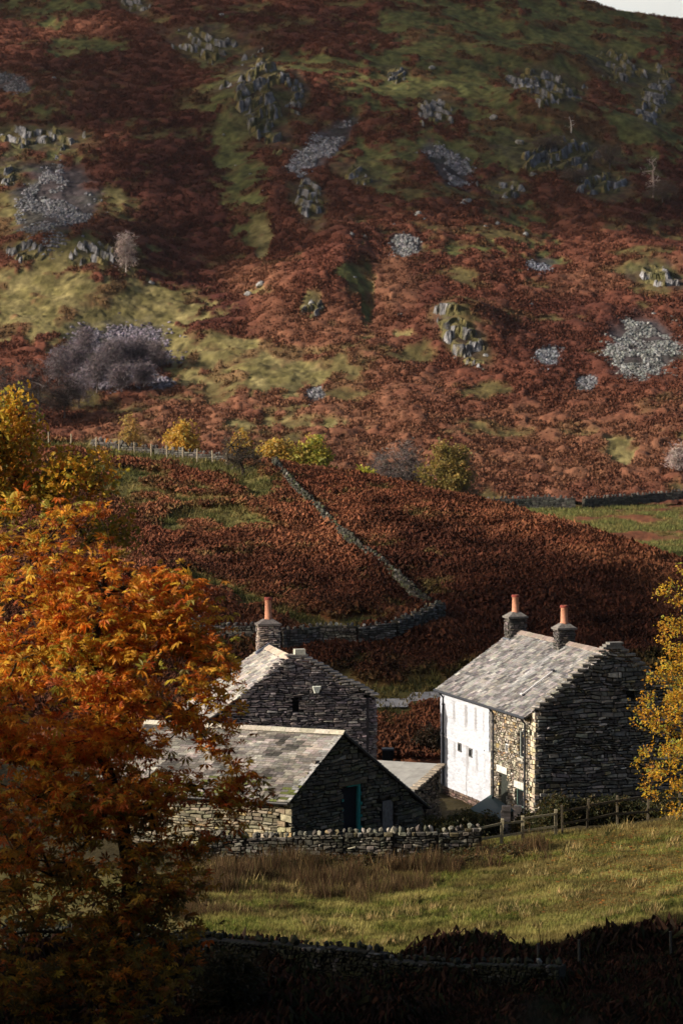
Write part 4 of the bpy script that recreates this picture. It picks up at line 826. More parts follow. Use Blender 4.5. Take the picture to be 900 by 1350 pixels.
# ================================================================== DRY STONE WALLS
FIELD_ST = [(.20, .185, .15), (.13, .12, .10), (.27, .25, .20), (.10, .10, .075), (.16, .14, .085)]
def drystone(pts, h, wd, label, hr=(.10, .2), wr=(.16, .42), cope=.26, cope_n=3.2, cols=FIELD_ST, wts=(4, 4, 1.6, 2, 1.4), seg=1.6, group=None, both=False, cop=True, name='field_wall', a=.35):
    P = np.array([p[:2] for p in pts], float); out = []
    for q, r in zip(P[:-1], P[1:]):
        n = max(1, int(np.linalg.norm(r - q) / seg)); out += [q + (r - q) * i / n for i in range(n)]
    out.append(P[-1]); P = np.array(out); Zg = H(P[:, 0], P[:, 1]); parts = []; core = MB(); CP = []
    for i in range(len(P) - 1):
        p, q = P[i], P[i + 1]; L = np.linalg.norm(q - p); e = np.array([*(q - p) / L, 0]); n = np.cross(e, UPV); n = n if n[1] < 0 else -n
        z0, dz = Zg[i] - .25, Zg[i + 1] - Zg[i]; hh = h * (1 + .06 * rng.normal()); o = np.array([*p, z0])
        poly = [(0, 0), (L, dz), (L, dz + hh + .25), (0, hh + .25)]
        parts.append(stonework(o + n * wd / 2, e, n, poly, cols, wts, hr=hr, wr=wr, depth=wd * .3, jit=.05, round_=.06, a=a))
        if both: parts.append(stonework(o - n * wd / 2, e, -n, poly, cols, wts, hr=hr, wr=wr, depth=wd * .3, jit=.05, round_=.06))
        w2 = n * (wd / 2 - .09); b = [o + w2, o + w2 + e * L + UPV * dz, o - w2 + e * L + UPV * dz, o - w2]; core.hexa(b + [v + UPV * (hh + .2) for v in b], (.035, .032, .025))
        k = int(L * cope_n + .5)
        for s in (np.arange(k) + rng.random(k) * .6) / max(k, 1): CP.append(np.array([*(p + (q - p) * s), Zg[i] + dz * s + hh + cope * .28]) + n * rng.normal() * wd * .12)
    V, F, C = merge(parts); core.add(V, F, C); c0 = np.array([*P[len(P) // 2], Zg[len(P) // 2]])
    w_ = core.build(name, M_STONE); local(w_, c0); w_.location = tuple(c0)
    if cop and CP:
        CP = np.array(CP); idx = rng.integers(0, 4, len(CP)); parts = []
        for t in range(4):
            T, F = rock_template(60 + t); m = idx == t; nn = m.sum()
            if nn: parts.append(scatter(T, F, CP[m] - c0, rand_rot(nn, .5), cope * (.6 + .6 * rng.random((nn, 1))) * np.array([.72, .9, 1.05]) * .75, pick(cols, wts, nn, .3) * 1.15))
        build('cope_stones', *merge(parts), M_STONE, w_)
    return tag(w_, label, 'stone wall', group)
drystone([(-5.6, 94.1), (-1.9, 94.3), (2, 94.6), (5.5, 95.3)], .98, .5, 'rough dry stone wall with upright cope stones in front of the barn and farmyard', hr=(.07, .17), wr=(.14, .38), cope=.25, cope_n=4.2, a=.42, cols=[(.15, .14, .115), (.085, .08, .065), (.25, .235, .195), (.06, .06, .045), (.14, .12, .07)])
yw = [ray(560, 1052, 102.2), ray(592, 1056, 102.4), ray(640, 1066, 101.5)]
drystone(yw, .55, .5, 'dark low wall below the whitewashed wall of the farmhouse', cols=[(.12, .095, .08), (.08, .068, .058)], wts=(1, 1), seg=1.3)
kw = hit([200, 300, 370, 420, 470, 520, 560, 583], [836, 845, 850, 851, 846, 838, 830, 822], 122, 215, .5)
drystone(kw, 1.25, .6, 'dark dry stone wall curving along the foot of the bracken knoll behind the cottage', hr=(.09, .18), wr=(.16, .42), cope=.22, cope_n=3.0, cols=[(.17, .165, .15), (.11, .105, .095), (.07, .07, .06), (.26, .25, .23)], wts=(3, 3, 2, .8))
kw2 = hit([568, 556, 545, 520, 500, 480, 455, 432, 410, 388, 368, 352], [806, 797, 788, 766, 748, 734, 714, 692, 668, 646, 626, 614], 122, 225, .5)
drystone(kw2, .75, .5, 'old tumbled stone wall climbing the bracken knoll to its crest', hr=(.12, .2), wr=(.2, .5), cope=.24, cope_n=2.4, cols=[(.06, .058, .046), (.04, .038, .031), (.04, .044, .022), (.13, .125, .11)], wts=(3, 3, 2.8, .6), both=True, seg=2.0)
cw = hit([345, 330, 300, 260, 220, 180, 140], [613.5, 611, 609, 604, 599, 595, 592], 122, 225, .5); cw[:, 1] = np.minimum(cw[:, 1] + 2, np.interp(cw[:, 0] / cw[:, 1], K_U, K_Y) + 3)
drystone(cw, .75, .5, 'pale stone wall along the crest of the knoll behind a row of posts', hr=(.14, .26), wr=(.25, .6), cope=.36, cope_n=1.8, cols=[(.12, .11, .10), (.075, .07, .066), (.055, .05, .044)], wts=(3, 3, 2), seg=2.2)
fw = hit([600, 650, 700, 758], [672, 672, 671, 671], 262, 420, .5); fw2 = hit([768, 830, 870, 905, 960], [670, 667.5, 663, 661, 658], 262, 420, .5)
drystone(fw, 1.5, .7, 'long dark field wall at the foot of the fell, left of its gap', hr=(.2, .34), wr=(.3, .8), cope=.4, cope_n=1.4, cols=[(.075, .075, .07), (.05, .05, .048), (.11, .11, .10)], wts=(3, 3, 1), seg=3)
drystone(fw2, 1.5, .7, 'long dark field wall at the foot of the fell, right of its gap', hr=(.2, .34), wr=(.3, .8), cope=.4, cope_n=1.4, cols=[(.075, .075, .07), (.05, .05, .048), (.11, .11, .10)], wts=(3, 3, 1), seg=3)
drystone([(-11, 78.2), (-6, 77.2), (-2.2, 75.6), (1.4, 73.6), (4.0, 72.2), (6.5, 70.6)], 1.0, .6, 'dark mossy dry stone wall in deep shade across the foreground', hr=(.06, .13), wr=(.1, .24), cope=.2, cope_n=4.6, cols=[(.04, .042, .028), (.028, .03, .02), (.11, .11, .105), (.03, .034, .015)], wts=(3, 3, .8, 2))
# light stone slabs beside the garden gate
for px0, hw, lb in ((666, .19, 'upright sunlit stone slab by the farmhouse steps, left of two'), (681, .16, 'upright sunlit stone slab by the farmhouse steps, right of two')):
    p = ray(px0, 1085, 101.0); p[2] = float(H(p[0], p[1])); top = ray(px0, 1062, 101.0)[2]; m = MB(); Vv = []
    n = 7
    for k in range(n):
        z0, z1 = p[2] - .1 + (top - p[2] + .1) * k / n, p[2] - .1 + (top - p[2] + .1) * (k + 1) / n - .012; jx = .03 * rng.normal(); m.box(np.array([p[0] - hw + jx, p[1] - .14 + .02 * rng.normal(), z0]), (2 * hw + .04 * rng.normal(), 0, 0), (0, .3, 0), (0, 0, z1 - z0), jig((.42, .36, .31), .2))
    o = m.build('stone_gatepost', M_STONE); local(o, p); o.location = tuple(p); tag(o, lb, 'gatepost', 'stone slabs by the farmhouse steps')

# ================================================================== FENCES AND POSTS
def rail_fence(posts, hts, rails, label, name='rail_fence', thick=.06, col=(.17, .15, .10), lean=0):
    posts = [np.array([*p[:2], float(H(p[0], p[1]))]) for p in posts]; e0 = empty(name, posts[0], label, 'fence')
    for i, p in enumerate(posts):
        m = MB(); h = hts * (1 + .05 * rng.normal()); q = p - UPV * .2; t = np.array([.03 * rng.normal(), .03 * rng.normal(), 0]); r = thick
        m.hexa([q + (-r, -r, 0), q + (r, -r, 0), q + (r, r, 0), q + (-r, r, 0)] + [q + t + v for v in ((-r, -r, h + .2), (r, -r, h + .2), (r, r, h + .24), (-r, r, h + .24))], jig(col, .2)); m.build('post', M_WOOD, e0)
    for zr_ in rails:
        for p, q in zip(posts[:-1], posts[1:]):
            m = MB(); d = q - p; a = p + UPV * (zr_ + .03 * rng.normal()) + (0, -thick - .025, 0); b = d + UPV * .04 * rng.normal(); n_ = np.array([0, .045, 0]); m.box(a - b * .02, b * 1.04, n_, UPV * .09, jig(col, .2)); m.build('rail', M_WOOD, e0)
    return rebase(e0)
gp_ = [ray(px, 1100, yy) for px, yy in ((624, 95.2), (660, 95.6), (689, 95.9), (732, 96.3))]
rail_fence(gp_, 1.0, (.42, .86), 'short pale two rail fence below the farmhouse corner', col=(.27, .24, .16))
fp = [ray(px, 1090, yy) for px, yy in ((741, 96.6), (773, 97.0), (813, 97.6), (853, 98.4), (895, 99.2))]
rail_fence(fp, 1.15, (.4, .9), thick=.042, label='dark wooden post and rail fence rising right beside the hedge', col=(.095, .08, .055))
proto = None
def stake(p, h, r, label, group, col, name='fence_post'):
    global proto
    p = np.array([*p[:2], float(H(p[0], p[1]))])
    m = MB(); m.tube(UPV * -.2, UPV * h + np.array([.05 * rng.normal(), .03 * rng.normal(), 0]) * h, r, r * .9, col, 7); o = m.build(name, M_WOOD); o.location = tuple(p); o.rotation_euler = (0, 0, rng.random() * 3)
    return tag(o, label, 'post', group)
for px, py in [(65, 588), (94, 590), (127, 594), (157, 596), (178, 600), (200, 603), (221, 606), (241, 609), (260, 611), (281, 614), (299, 616)]:
    Yc_ = np.interp((px - 450) / FPX, K_U, K_Y); p = ray(px, py, Yc_ - 2)
    stake(p, 1.2, .075, 'tall pale fence post on bare skyline turf of the knoll' if px == 127 else ('wooden fence post on the grassy knoll crest, beyond the yellow tree' if px < 127 else 'wooden fence post in front of the pale crest wall'), 'posts along the knoll crest', (.30, .25, .18))
for (px, py) in [(541, 832), (548, 829), (556, 826), (562, 818), (567, 821)]:
    p = hit(px, py, 122, 215, .5)[0]; stake(p, 1.3, .05, 'thin pale stake where the two knoll walls meet', 'stakes at the corner of the knoll walls', (.46, .36, .22), 'stake')
for (px, py, yy) in [(559, 1280, 74.6), (607, 1290, 74.3), (709, 1313, 73.6), (763, 1318, 73.4), (884, 1330, 73.2)]:
    p = ray(px, py, yy); stake(p, 1.05, .045, 'thin grey fence stake in the dark bracken beyond the foreground wall', 'stakes in the foreground bracken', (.07, .07, .062), 'stake')

# ================================================================== TREES
def grow(trunk, att, r0, rmin, seg=.6, droop=.12, wob=.10, power=.5):
    """skeleton: trunk polyline, then every attractor is joined to the nearest point of what has grown so far"""
    N = [np.array(p, float) for p in trunk]; par = [-1] + list(range(len(trunk) - 1)); T = np.array(trunk)
    att = np.asarray(att); d0 = np.min(np.linalg.norm(att[:, None] - T[None], axis=2), 1); tips = []
    A_ = np.zeros((20000, 3)); A_[:len(N)] = T; n = len(N)
    for k in np.argsort(d0):
        a = att[k]; dv = A_[:n] - a; ds = np.linalg.norm(dv, axis=1) + .35 * np.maximum(0, dv[:, 2]); j = int(np.argmin(ds)); b = A_[j].copy(); L = np.linalg.norm(a - b)
        m = max(1, int(L / seg)); pj = j
        for i in range(1, m + 1):
            f = i / m; p = b + (a - b) * f
            if i < m: p = p + rng.normal(size=3) * wob * min(L, 2.5) * .5 + UPV * droop * L * f * (1 - f) * 2
            A_[n] = p; par.append(pj); pj = n; n += 1
        tips.append(pj)
    P = A_[:n].copy(); w_ = np.zeros(n)
    for t in tips: w_[t] += 1
    for i in range(n - 1, 0, -1): w_[par[i]] += w_[i]
    r = np.maximum(rmin, r0 * (w_ / w_.max()) ** power); i = np.arange(1, n); p_ = np.array(par[1:])
    return P, p_, r, np.array(tips)
def limbs(P, par, r, col, name, m_, parent, ns=6):
    i = np.arange(1, len(P)); a, b = P[par], P[i]; ra, rb = np.minimum(r[par], r[i] * 1.8), r[i]; d = b - a; L = np.linalg.norm(d, axis=1) + 1e-9; d = d / L[:, None]
    h = np.where(np.abs(d[:, 2:3]) < .9, np.array([[0, 0, 1.0]]), np.array([[1.0, 0, 0]])); e1 = np.cross(d, h); e1 /= np.linalg.norm(e1, axis=1)[:, None]; e2 = np.cross(d, e1)
    th = np.arange(ns) * 2 * math.pi / ns; rg = np.cos(th)[None, :, None] * e1[:, None] + np.sin(th)[None, :, None] * e2[:, None]
    V = np.concatenate([a[:, None] + ra[:, None, None] * rg, (b + d * rb[:, None] * .3)[:, None] + rb[:, None, None] * rg], 1)
    j = np.arange(ns); k = (j + 1) % ns; F = np.stack([j, k, k + ns, j + ns], 1); FF = (F[None] + (np.arange(len(i)) * 2 * ns)[:, None, None]).reshape(-1, 4)
    return build(name, V.reshape(-1, 3), FF, jig(col, .2, len(i)).repeat(2 * ns, 0), m_, parent, True)
def lobe_points(lobes, n, shell=.55):
    vol = np.array([l[3] * l[4] * l[5] * (l[6] if len(l) > 6 else 1) for l in lobes]); k = rng.choice(len(lobes), n, p=vol / vol.sum()); d = rng.normal(size=(n, 3)); d /= np.linalg.norm(d, axis=1)[:, None]
    r = (shell ** 3 + (1 - shell ** 3) * rng.random(n)) ** (1 / 3); Lb = np.array([l[:6] for l in lobes]); return Lb[k, :3] + d * r[:, None] * Lb[k, 3:6]
def px_lobe(px, py, Y, rx, ry, rd, wgt=1.0):
    s = Y / FPX; c = ray(px, py, Y); return (c[0], c[1], c[2], rx * s, rd, ry * s, wgt)
def palmate():
    V, F = [], []
    for i, (a, l) in enumerate(zip((-100, -62, -22, 18, 58, 98), (.55, .85, 1, 1, .85, .55))):
        a = R(a); d = np.array([math.sin(a), math.cos(a), 0]); s = np.array([d[1], -d[0], 0]); b = len(V)
        V += [d * .06, d * l * .62 + s * .17 * l + (0, 0, -.10), d * l + (0, 0, -.42 * l), d * l * .62 - s * .17 * l + (0, 0, -.10)]; F.append((b, b + 1, b + 2, b + 3))
    return np.array(V), np.array(F)
def sprig(n, spread, wd, seed):
    r = np.random.default_rng(seed); V, F = [], []
    for i in range(n):
        o = r.normal(size=3) * spread; d = r.normal(size=3); d /= np.linalg.norm(d); s = np.cross(d, r.normal(size=3)); s /= np.linalg.norm(s); b = len(V); u = np.cross(d, s)
        V += [o, o + d * .5 + s * wd + u * .06, o + d, o + d * .5 - s * wd + u * .06]; F.append((b, b + 1, b + 2, b + 3))
    return np.array(V), np.array(F)
PALM = palmate(); SPR = [sprig(5, .75, .30, k) for k in range(3)]; TWG = [sprig(6, .3, .028, 20 + k) for k in range(3)]
def tree(name, base, trunk, lobes, natt, leaf, size, per, sig, cols, wts, label, cat, r0=.3, rmin=.012, group=None, bark=(.035, .028, .02), shell=.55, seg=.6, droop=.12, wob=.1, tilt=1.0, mleaf=None, part='crown', fade=None, extra=None):
    base = np.array(base, float); e0 = empty(name, base, label, cat, group)
    att = lobe_points(lobes, natt, shell)
    if extra is not None: att = np.concatenate([att, extra])
    P, par, r, tips = grow([base + np.array(t) for t in trunk], att, r0, rmin, seg, droop, wob)
    limbs(P, par, r, bark, 'trunk', M_BARK, e0)
    L = np.repeat(P[tips], per, 0); L = L + rng.normal(size=L.shape) * np.array([sig, sig, sig * .75]); n = len(L)
    C = pick(cols, wts, n, .25, .1)
    if fade is not None: C = fade(L, C)
    kk = rng.random(n) < .93; L, C = L[kk], C[kk]; n = len(L)
    Ts = [PALM] if leaf == 'palm' else (SPR if leaf == 'sprig' else TWG)
    idx = rng.integers(0, len(Ts), n); parts = []
    for t, (T, F) in enumerate(Ts):
        m = idx == t; q = m.sum()
        if q: parts.append(scatter(T, F, L[m], rotz(rng.random(q) * 6.28) @ rotx((rng.random(q) - .35) * tilt), size * (.6 + .7 * rng.random(q)), C[m], .12))
    build(part, *merge(parts), mleaf or M_LEAF, e0)
    return rebase(e0)
# -- the big orange horse chestnut
YT = 64.0; cb = ray(158, 1330, YT); cb[2] = float(H(cb[0], cb[1])); h0 = cb[2]
def up_to(px, py, Y): return ray(px, py, Y) - cb
CH = [px_lobe(140, 800, YT, 110, 72, 2.6, 1.3), px_lobe(232, 812, YT - .9, 70, 62, 1.4, 1.6), px_lobe(40, 790, YT, 90, 90, 2.2, .55), px_lobe(215, 890, YT - 1.6, 95, 70, 1.5, 1.5), px_lobe(85, 920, YT - 1, 120, 85, 2.6, 1), px_lobe(50, 1060, YT - .6, 110, 100, 2.4, .55), px_lobe(150, 1030, YT - 1.2, 100, 75, 2.2, .9),
      px_lobe(272, 930, YT, 45, 55, 1.4, .8), px_lobe(40, 1230, YT, 130, 110, 2.8, .8), px_lobe(180, 1130, YT - 1, 100, 80, 2.0, .9), px_lobe(90, 700, YT + 1, 70, 36, 1.6, .9), px_lobe(190, 1240, YT - 1, 80, 60, 1.6, .8), px_lobe(5, 690, YT + .5, 60, 40, 1.6, .9), px_lobe(120, 1320, YT - 1, 110, 60, 2.0, .9), px_lobe(10, 1060, YT - .5, 50, 90, 1.0, 1.6), px_lobe(175, 1160, YT - 2, 70, 70, 1.0, 1.6), px_lobe(170, 1260, YT - 2, 70, 60, 1.0, 1.4), px_lobe(322, 1052, YT - 1, 28, 30, .7, 3.2), px_lobe(288, 1030, YT - 1, 44, 50, 1.0, .8), px_lobe(262, 1080, YT - 1, 60, 50, 1.2, .8), px_lobe(250, 1000, YT, 60, 50, 1.2, .8)]
CH_C = [(.62, .19, .026), (.52, .13, .022), (.70, .31, .035), (.36, .08, .018), (.74, .47, .06), (.30, .24, .04), (.16, .05, .018)]; CH_W = [4, 1.4, 4.5, 1.0, 3.0, .9, .5]
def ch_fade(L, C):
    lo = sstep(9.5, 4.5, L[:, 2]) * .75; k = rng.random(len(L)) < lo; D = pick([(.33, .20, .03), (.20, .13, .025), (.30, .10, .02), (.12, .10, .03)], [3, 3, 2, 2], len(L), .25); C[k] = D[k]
    y_ = ell(*project(L[:, 0], L[:, 1], L[:, 2]), [(95, 860, 60, 25, -10), (20, 690, 50, 40, 0), (80, 690, 20, 14, 0), (240, 885, 40, 18, 20, .7)], .4 * rng.normal(size=len(L))); k = rng.random(len(L)) < y_ * .6; D = pick([(.62, .36, .045), (.55, .42, .06), (.36, .34, .05)], [3, 2, 1], len(L)); C[k] = D[k]
    return C
hang = np.stack([ray(px, py, YT + dy) for px, py, dy in zip(270 + 45 * rng.random(26), 930 + 120 * rng.random(26), rng.normal(size=26))])
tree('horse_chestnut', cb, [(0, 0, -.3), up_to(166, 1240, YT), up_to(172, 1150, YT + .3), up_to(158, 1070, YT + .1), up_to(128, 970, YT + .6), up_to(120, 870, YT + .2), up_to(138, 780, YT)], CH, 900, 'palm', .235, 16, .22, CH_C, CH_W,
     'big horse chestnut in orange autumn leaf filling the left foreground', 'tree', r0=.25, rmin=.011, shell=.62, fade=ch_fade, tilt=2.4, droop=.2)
# -- golden oak behind it
YO = 71.0; ob = ray(-70, 1150, YO); ob[2] = float(H(ob[0], ob[1]))
def ov(px, py, Y=YO): return ray(px, py, Y) - ob
OK_ = [px_lobe(-10, 575, YO, 58, 56, 1.7, 1.2), px_lobe(-60, 640, YO, 70, 80, 2.0), px_lobe(10, 640, YO - .3, 40, 45, 1.3), px_lobe(105, 628, YO, 58, 30, 1.1, 1.5), px_lobe(70, 655, YO - .4, 50, 22, 1.0, 1.1), px_lobe(150, 705, YO + .6, 44, 20, .8, 1.0), px_lobe(-70, 760, YO, 60, 60, 1.8), px_lobe(20, 540, YO, 26, 22, .8), px_lobe(-60, 900, YO, 60, 90, 1.6)]
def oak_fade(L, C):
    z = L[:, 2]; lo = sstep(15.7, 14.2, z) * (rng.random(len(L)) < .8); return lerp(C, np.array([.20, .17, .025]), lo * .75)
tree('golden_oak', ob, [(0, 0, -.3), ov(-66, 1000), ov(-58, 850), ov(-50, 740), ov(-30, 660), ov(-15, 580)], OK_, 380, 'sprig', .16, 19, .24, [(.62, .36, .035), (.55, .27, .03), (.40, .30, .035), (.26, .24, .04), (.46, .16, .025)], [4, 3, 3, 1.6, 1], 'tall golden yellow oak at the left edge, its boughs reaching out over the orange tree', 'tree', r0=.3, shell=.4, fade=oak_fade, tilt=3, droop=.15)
# -- sparse yellow tree at the right edge
YH = 94.0; hb_ = ray(925, 1090, YH); hb_[2] = float(H(hb_[0], hb_[1]))
def hv(px, py, Y=YH): return ray(px, py, Y) - hb_
HZ = [px_lobe(888, 805, YH, 38, 42, 1.0, .7), px_lobe(905, 765, YH, 36, 34, 1.0, .8), px_lobe(895, 880, YH, 46, 46, 1.3, 1), px_lobe(885, 935, YH, 48, 40, 1.3, 1.0), px_lobe(878, 1000, YH - .4, 44, 42, 1.3, .9), px_lobe(890, 1050, YH - .5, 46, 30, 1.2, .9), px_lobe(940, 920, YH, 60, 130, 1.5, 1), px_lobe(940, 800, YH, 50, 60, 1.3, .8)]
tree('yellow_hazel', hb_, [(0, 0, -.3), hv(922, 1040), hv(915, 980), hv(912, 920), hv(905, 860), hv(900, 800), hv(903, 765)], HZ, 290, 'sprig', .11, 11, .17, [(.66, .42, .035), (.58, .30, .03), (.50, .40, .06), (.40, .19, .03), (.42, .42, .07)], [4, 3, 2, 1.5, 1.2], 'sparse yellow leaved tree at the right edge in front of the stone gable', 'tree', r0=.09, rmin=.010, shell=.3, tilt=3, wob=.16)
rb = ray(326, 1118, 93.0); rb[2] = float(H(rb[0], rb[1]))
0 and tree('beech_shrub', rb, [(0, 0, -.1), (.02, 0, .5), (-.05, 0, 1.1)], [px_lobe(318, 1042, 93, 22, 22, .8), px_lobe(288, 1060, 93, 34, 36, .8), px_lobe(336, 1062, 93, 14, 24, .5), px_lobe(316, 1085, 93, 22, 22, .5), px_lobe(300, 1018, 93, 18, 12, .4)], 130, 'sprig', .085, 20, .13, [(.26, .07, .02), (.34, .10, .025), (.20, .06, .02), (.44, .18, .03)], [4, 3, 2, .8], 'russet shrub against the left corner of the barn', 'shrub', r0=.05, rmin=.008, tilt=3)
# -- hawthorn on the crest of the knoll
p = hit(322, 628, 122, 225, .5)[0]; YW = p[1]
tree('hawthorn', p, [(0, 0, -.2), (-.1, 0, .6), (-.35, 0, 1.3), (-.6, 0, 2.0)], [px_lobe(310, 592, YW, 20, 20, 1.2), px_lobe(322, 604, YW, 22, 16, 1.2), px_lobe(338, 602, YW, 14, 12, .8, .8)], 70, 'twig', .42, 9, .2, [(.06, .052, .045), (.075, .06, .045)], [1, 1], 'dark windswept hawthorn standing alone on the knoll crest', 'tree', r0=.16, rmin=.02, mleaf=M_BARK)
# -- trees beyond the knoll
def behind(name, px, ptop, Y, rxp, hp, cols, wts, label, leaf='sprig', size=.34, natt=70, per=16, grp='trees beyond the knoll', lob=None, sig=.35, bark=(.05, .042, .036), rmin=.03, r0=.16):
    b = ray(px, 640, Y); b[2] = float(H(b[0], b[1])); top = ray(px, ptop, Y)[2]; hgt = max(2.5, top - b[2]); s = Y / FPX
    lobes = [(b[0] + a * rxp * s, b[1], top - hp * s * q, rxp * s * c, rxp * s * .9, hp * s * d) for a, q, c, d in (lob or ((0, .45, .7, .5), (-.35, .75, .65, .5), (.35, .8, .6, .5), (0, 1.2, .8, .6)))]
    tree(name, b, [(0, 0, -.3), (.1, 0, hgt * .3), (-.1, 0, hgt * .6), (0, 0, hgt * .85)], lobes, natt, leaf, size, per, sig, cols, wts, label, 'tree', r0=r0, rmin=rmin, group=grp, bark=bark, tilt=3, mleaf=M_BARK if leaf == 'twig' else None, seg=1.0)
YEL = [(.62, .40, .07), (.55, .33, .06), (.48, .36, .10)]
behind('birch_tree', 241, 558, 262, 19, 36, YEL, [2, 2, 1], 'small golden birch rising behind the crest wall posts')
behind('birch_tree', 172, 548, 330, 18, 44, [(.46, .32, .10), (.40, .25, .08)], [1, 1], 'faded straw coloured birch left of the golden one beyond the crest', per=9)
behind('birch_tree', 318, 572, 255, 9, 30, YEL, [2, 1, 1], 'slim yellow birch just behind the hawthorn')
behind('birch_tree', 360, 579, 250, 21, 40, YEL, [1, 1, 2], 'loose pale yellow birch right of the hawthorn')
behind('birch_tree', 385, 586, 250, 17, 34, [(.50, .36, .09), (.46, .40, .08)], [1, 1], 'dull yellow birch between the pale and the lime green ones', per=12)
behind('birch_tree', 413, 578, 250, 25, 44, [(.36, .34, .06), (.46, .37, .06), (.24, .28, .05)], [2, 2, 1.4], 'lime green and yellow bushy birch beyond the knoll crest')
behind('bush', 482, 622, 240, 9, 16, [(.46, .44, .06), (.38, .36, .05)], [1, 1], 'small lime yellow bush peeping over the knoll', natt=30)
GB = [(.125, .105, .10), (.16, .13, .12), (.095, .082, .08)]
behind('bare_tree', 515, 588, 258, 36, 62, GB, [1, 1, 1], 'grey bare tree beyond the knoll, left of the dark stemmed one', leaf='twig', size=.6, natt=120, per=12)
behind('bare_tree', 541, 584, 262, 24, 66, GB, [1, 1, 1], 'dark stemmed bare tree between grey and olive trees', leaf='twig', size=.6, natt=110, per=12, r0=.24)
behind('bare_tree', 608, 604, 258, 24, 50, [(.2, .16, .11), (.26, .2, .12)], [1, 1], 'thin brown tree at the right end of the row', leaf='twig', size=.6, natt=90, per=12)
behind('olive_tree', 590, 584, 256, 34, 62, [(.27, .20, .055), (.20, .165, .05), (.36, .26, .08)], [2, 2, 1], 'olive and straw coloured tree with dark forked trunk beyond the knoll', natt=110, per=13, r0=.24)
# -- bare birches on the fell
def fell_tree(name, px, py, hpx, wpx, cols, label, grp, natt=70, per=14, size=.75, bark=(.12, .10, .10), r0=.14, rmin=.035, leaf='twig'):
    b = hit(px, py, 335, 900)[0]; s = b[1] / FPX; h = hpx * s * 1.02; w_ = wpx * s / 2
    tree(name, b, [(0, 0, -.3), (.1, 0, h * .35), (-.1, 0, h * .7)], [(b[0], b[1], b[2] + h * .72, w_ * .75, w_ * .75, h * .3), (b[0] - w_ * .4, b[1], b[2] + h * .5, w_ * .6, w_ * .6, h * .25), (b[0] + w_ * .4, b[1], b[2] + h * .52, w_ * .6, w_ * .6, h * .25)], natt, leaf, size, per, .4, cols, np.ones(len(cols)), label, 'tree', r0=r0, rmin=rmin, group=grp, bark=bark, mleaf=M_BARK, seg=1.0, tilt=3)
LIL = [(.165, .135, .15), (.125, .105, .12), (.20, .165, .18)]; DKB = [(.055, .045, .042), (.075, .06, .055)]
for px, py, hp, wp_, c, lb in [(14, 560, 80, 60, DKB, 'dark bare tree at the left edge above the golden oak'), (52, 565, 84, 66, DKB, 'dark broad bare tree beside the lilac thicket'), (85, 556, 60, 46, DKB, 'small dark bare tree below the lilac thicket'), (78, 512, 52, 34, LIL, 'lilac grey bare birch at the left end of the thicket'),
                              (98, 496, 44, 30, LIL, 'lilac bare birch just left of the thicket top'), (113, 484, 52, 26, LIL, 'tallest lilac bare birch whose pointed crown tops the thicket'), (128, 520, 54, 34, LIL, 'bare birch low in the middle of the lilac thicket'), (146, 492, 44, 34, LIL, 'lilac bare birch right of the thicket top'), (166, 486, 38, 36, LIL, 'lilac bare birch along the upper edge of the thicket, right of middle'),
                              (186, 482, 36, 34, LIL, 'lilac bare birch near the right end of the thicket upper edge'), (207, 488, 36, 30, LIL, 'rightmost lilac bare birch of the thicket'), (160, 522, 48, 34, LIL, 'bare birch low right of the middle of the thicket'), (190, 514, 36, 34, LIL, 'low bare birch in front of the right end of the thicket'), (104, 540, 50, 36, LIL, 'lowest lilac bare birch, left of the middle of the thicket')]:
    fell_tree('bare_birch', px, py, hp, wp_, c, lb, 'bare birches on the lower fell', natt=70, per=12, size=.7)
PAL = [(.34, .27, .26), (.42, .34, .32)]
fell_tree('pale_birch', 166, 362, 54, 26, PAL, 'pale pinkish bare birch growing from the crag on the left slope', 'pale bare birches among the crags', bark=(.46, .40, .37), r0=.12, per=8)
fell_tree('pale_birch', 860, 262, 54, 34, PAL, 'pale forked bare birch near the right edge of the fell', 'pale bare birches among the crags', natt=16, per=4, bark=(.5, .4, .36), r0=.2, rmin=.06)
fell_tree('pale_birch', 893, 625, 36, 22, PAL, 'small pale bare birch at the right edge low on the fell', 'pale bare birches among the crags', bark=(.5, .42, .38), per=8)
fell_tree('pale_birch', 752, 176, 24, 10, PAL, 'short pale dead snag on the upper right slope', 'pale bare birches among the crags', natt=6, per=1, bark=(.5, .45, .42), r0=.14, rmin=.07)
BRB = [(.10, .075, .065), (.13, .095, .08)]
for px, py, hp, wp_, lb in [(726, 200, 26, 50, 'brown leafless scrub on the dark crag band at upper right'), (803, 225, 34, 40, 'dim bare bush beside the dark crags, left of the forked birch'), (872, 270, 30, 46, 'dark leafless scrub under the forked pale birch'), (757, 242, 24, 40, 'low brown scrub below the long dark crag')]: fell_tree('bare_bush', px, py, hp, wp_, BRB, lb, 'leafless scrub among the crags', natt=50, per=12)
# -- hedge and shrubs round the farmhouse
def shrub(px, pyb, Y, rxp, hp, label, cols=((.05, .055, .018), (.075, .07, .022), (.10, .075, .025), (.035, .04, .016)), grp='shrubs along the garden fence', name='shrub', size=.11):
    b = ray(px, pyb, Y); b[2] = float(H(b[0], b[1])); s = Y / FPX
    tree(name, b, [(0, 0, -.1), (0, 0, hp * s * .3), (.03, 0, hp * s * .6)], [(b[0], b[1], b[2] + hp * s * .55, rxp * s, rxp * s * .8, hp * s * .42), (b[0] - rxp * s * .5, b[1], b[2] + hp * s * .4, rxp * s * .6, rxp * s * .6, hp * s * .36), (b[0] + rxp * s * .45, b[1], b[2] + hp * s * .42, rxp * s * .6, rxp * s * .6, hp * s * .4)], 70, 'sprig', size, 22, .15, cols, np.ones(len(cols)), label, 'shrub', r0=.04, rmin=.008, group=grp, tilt=3)
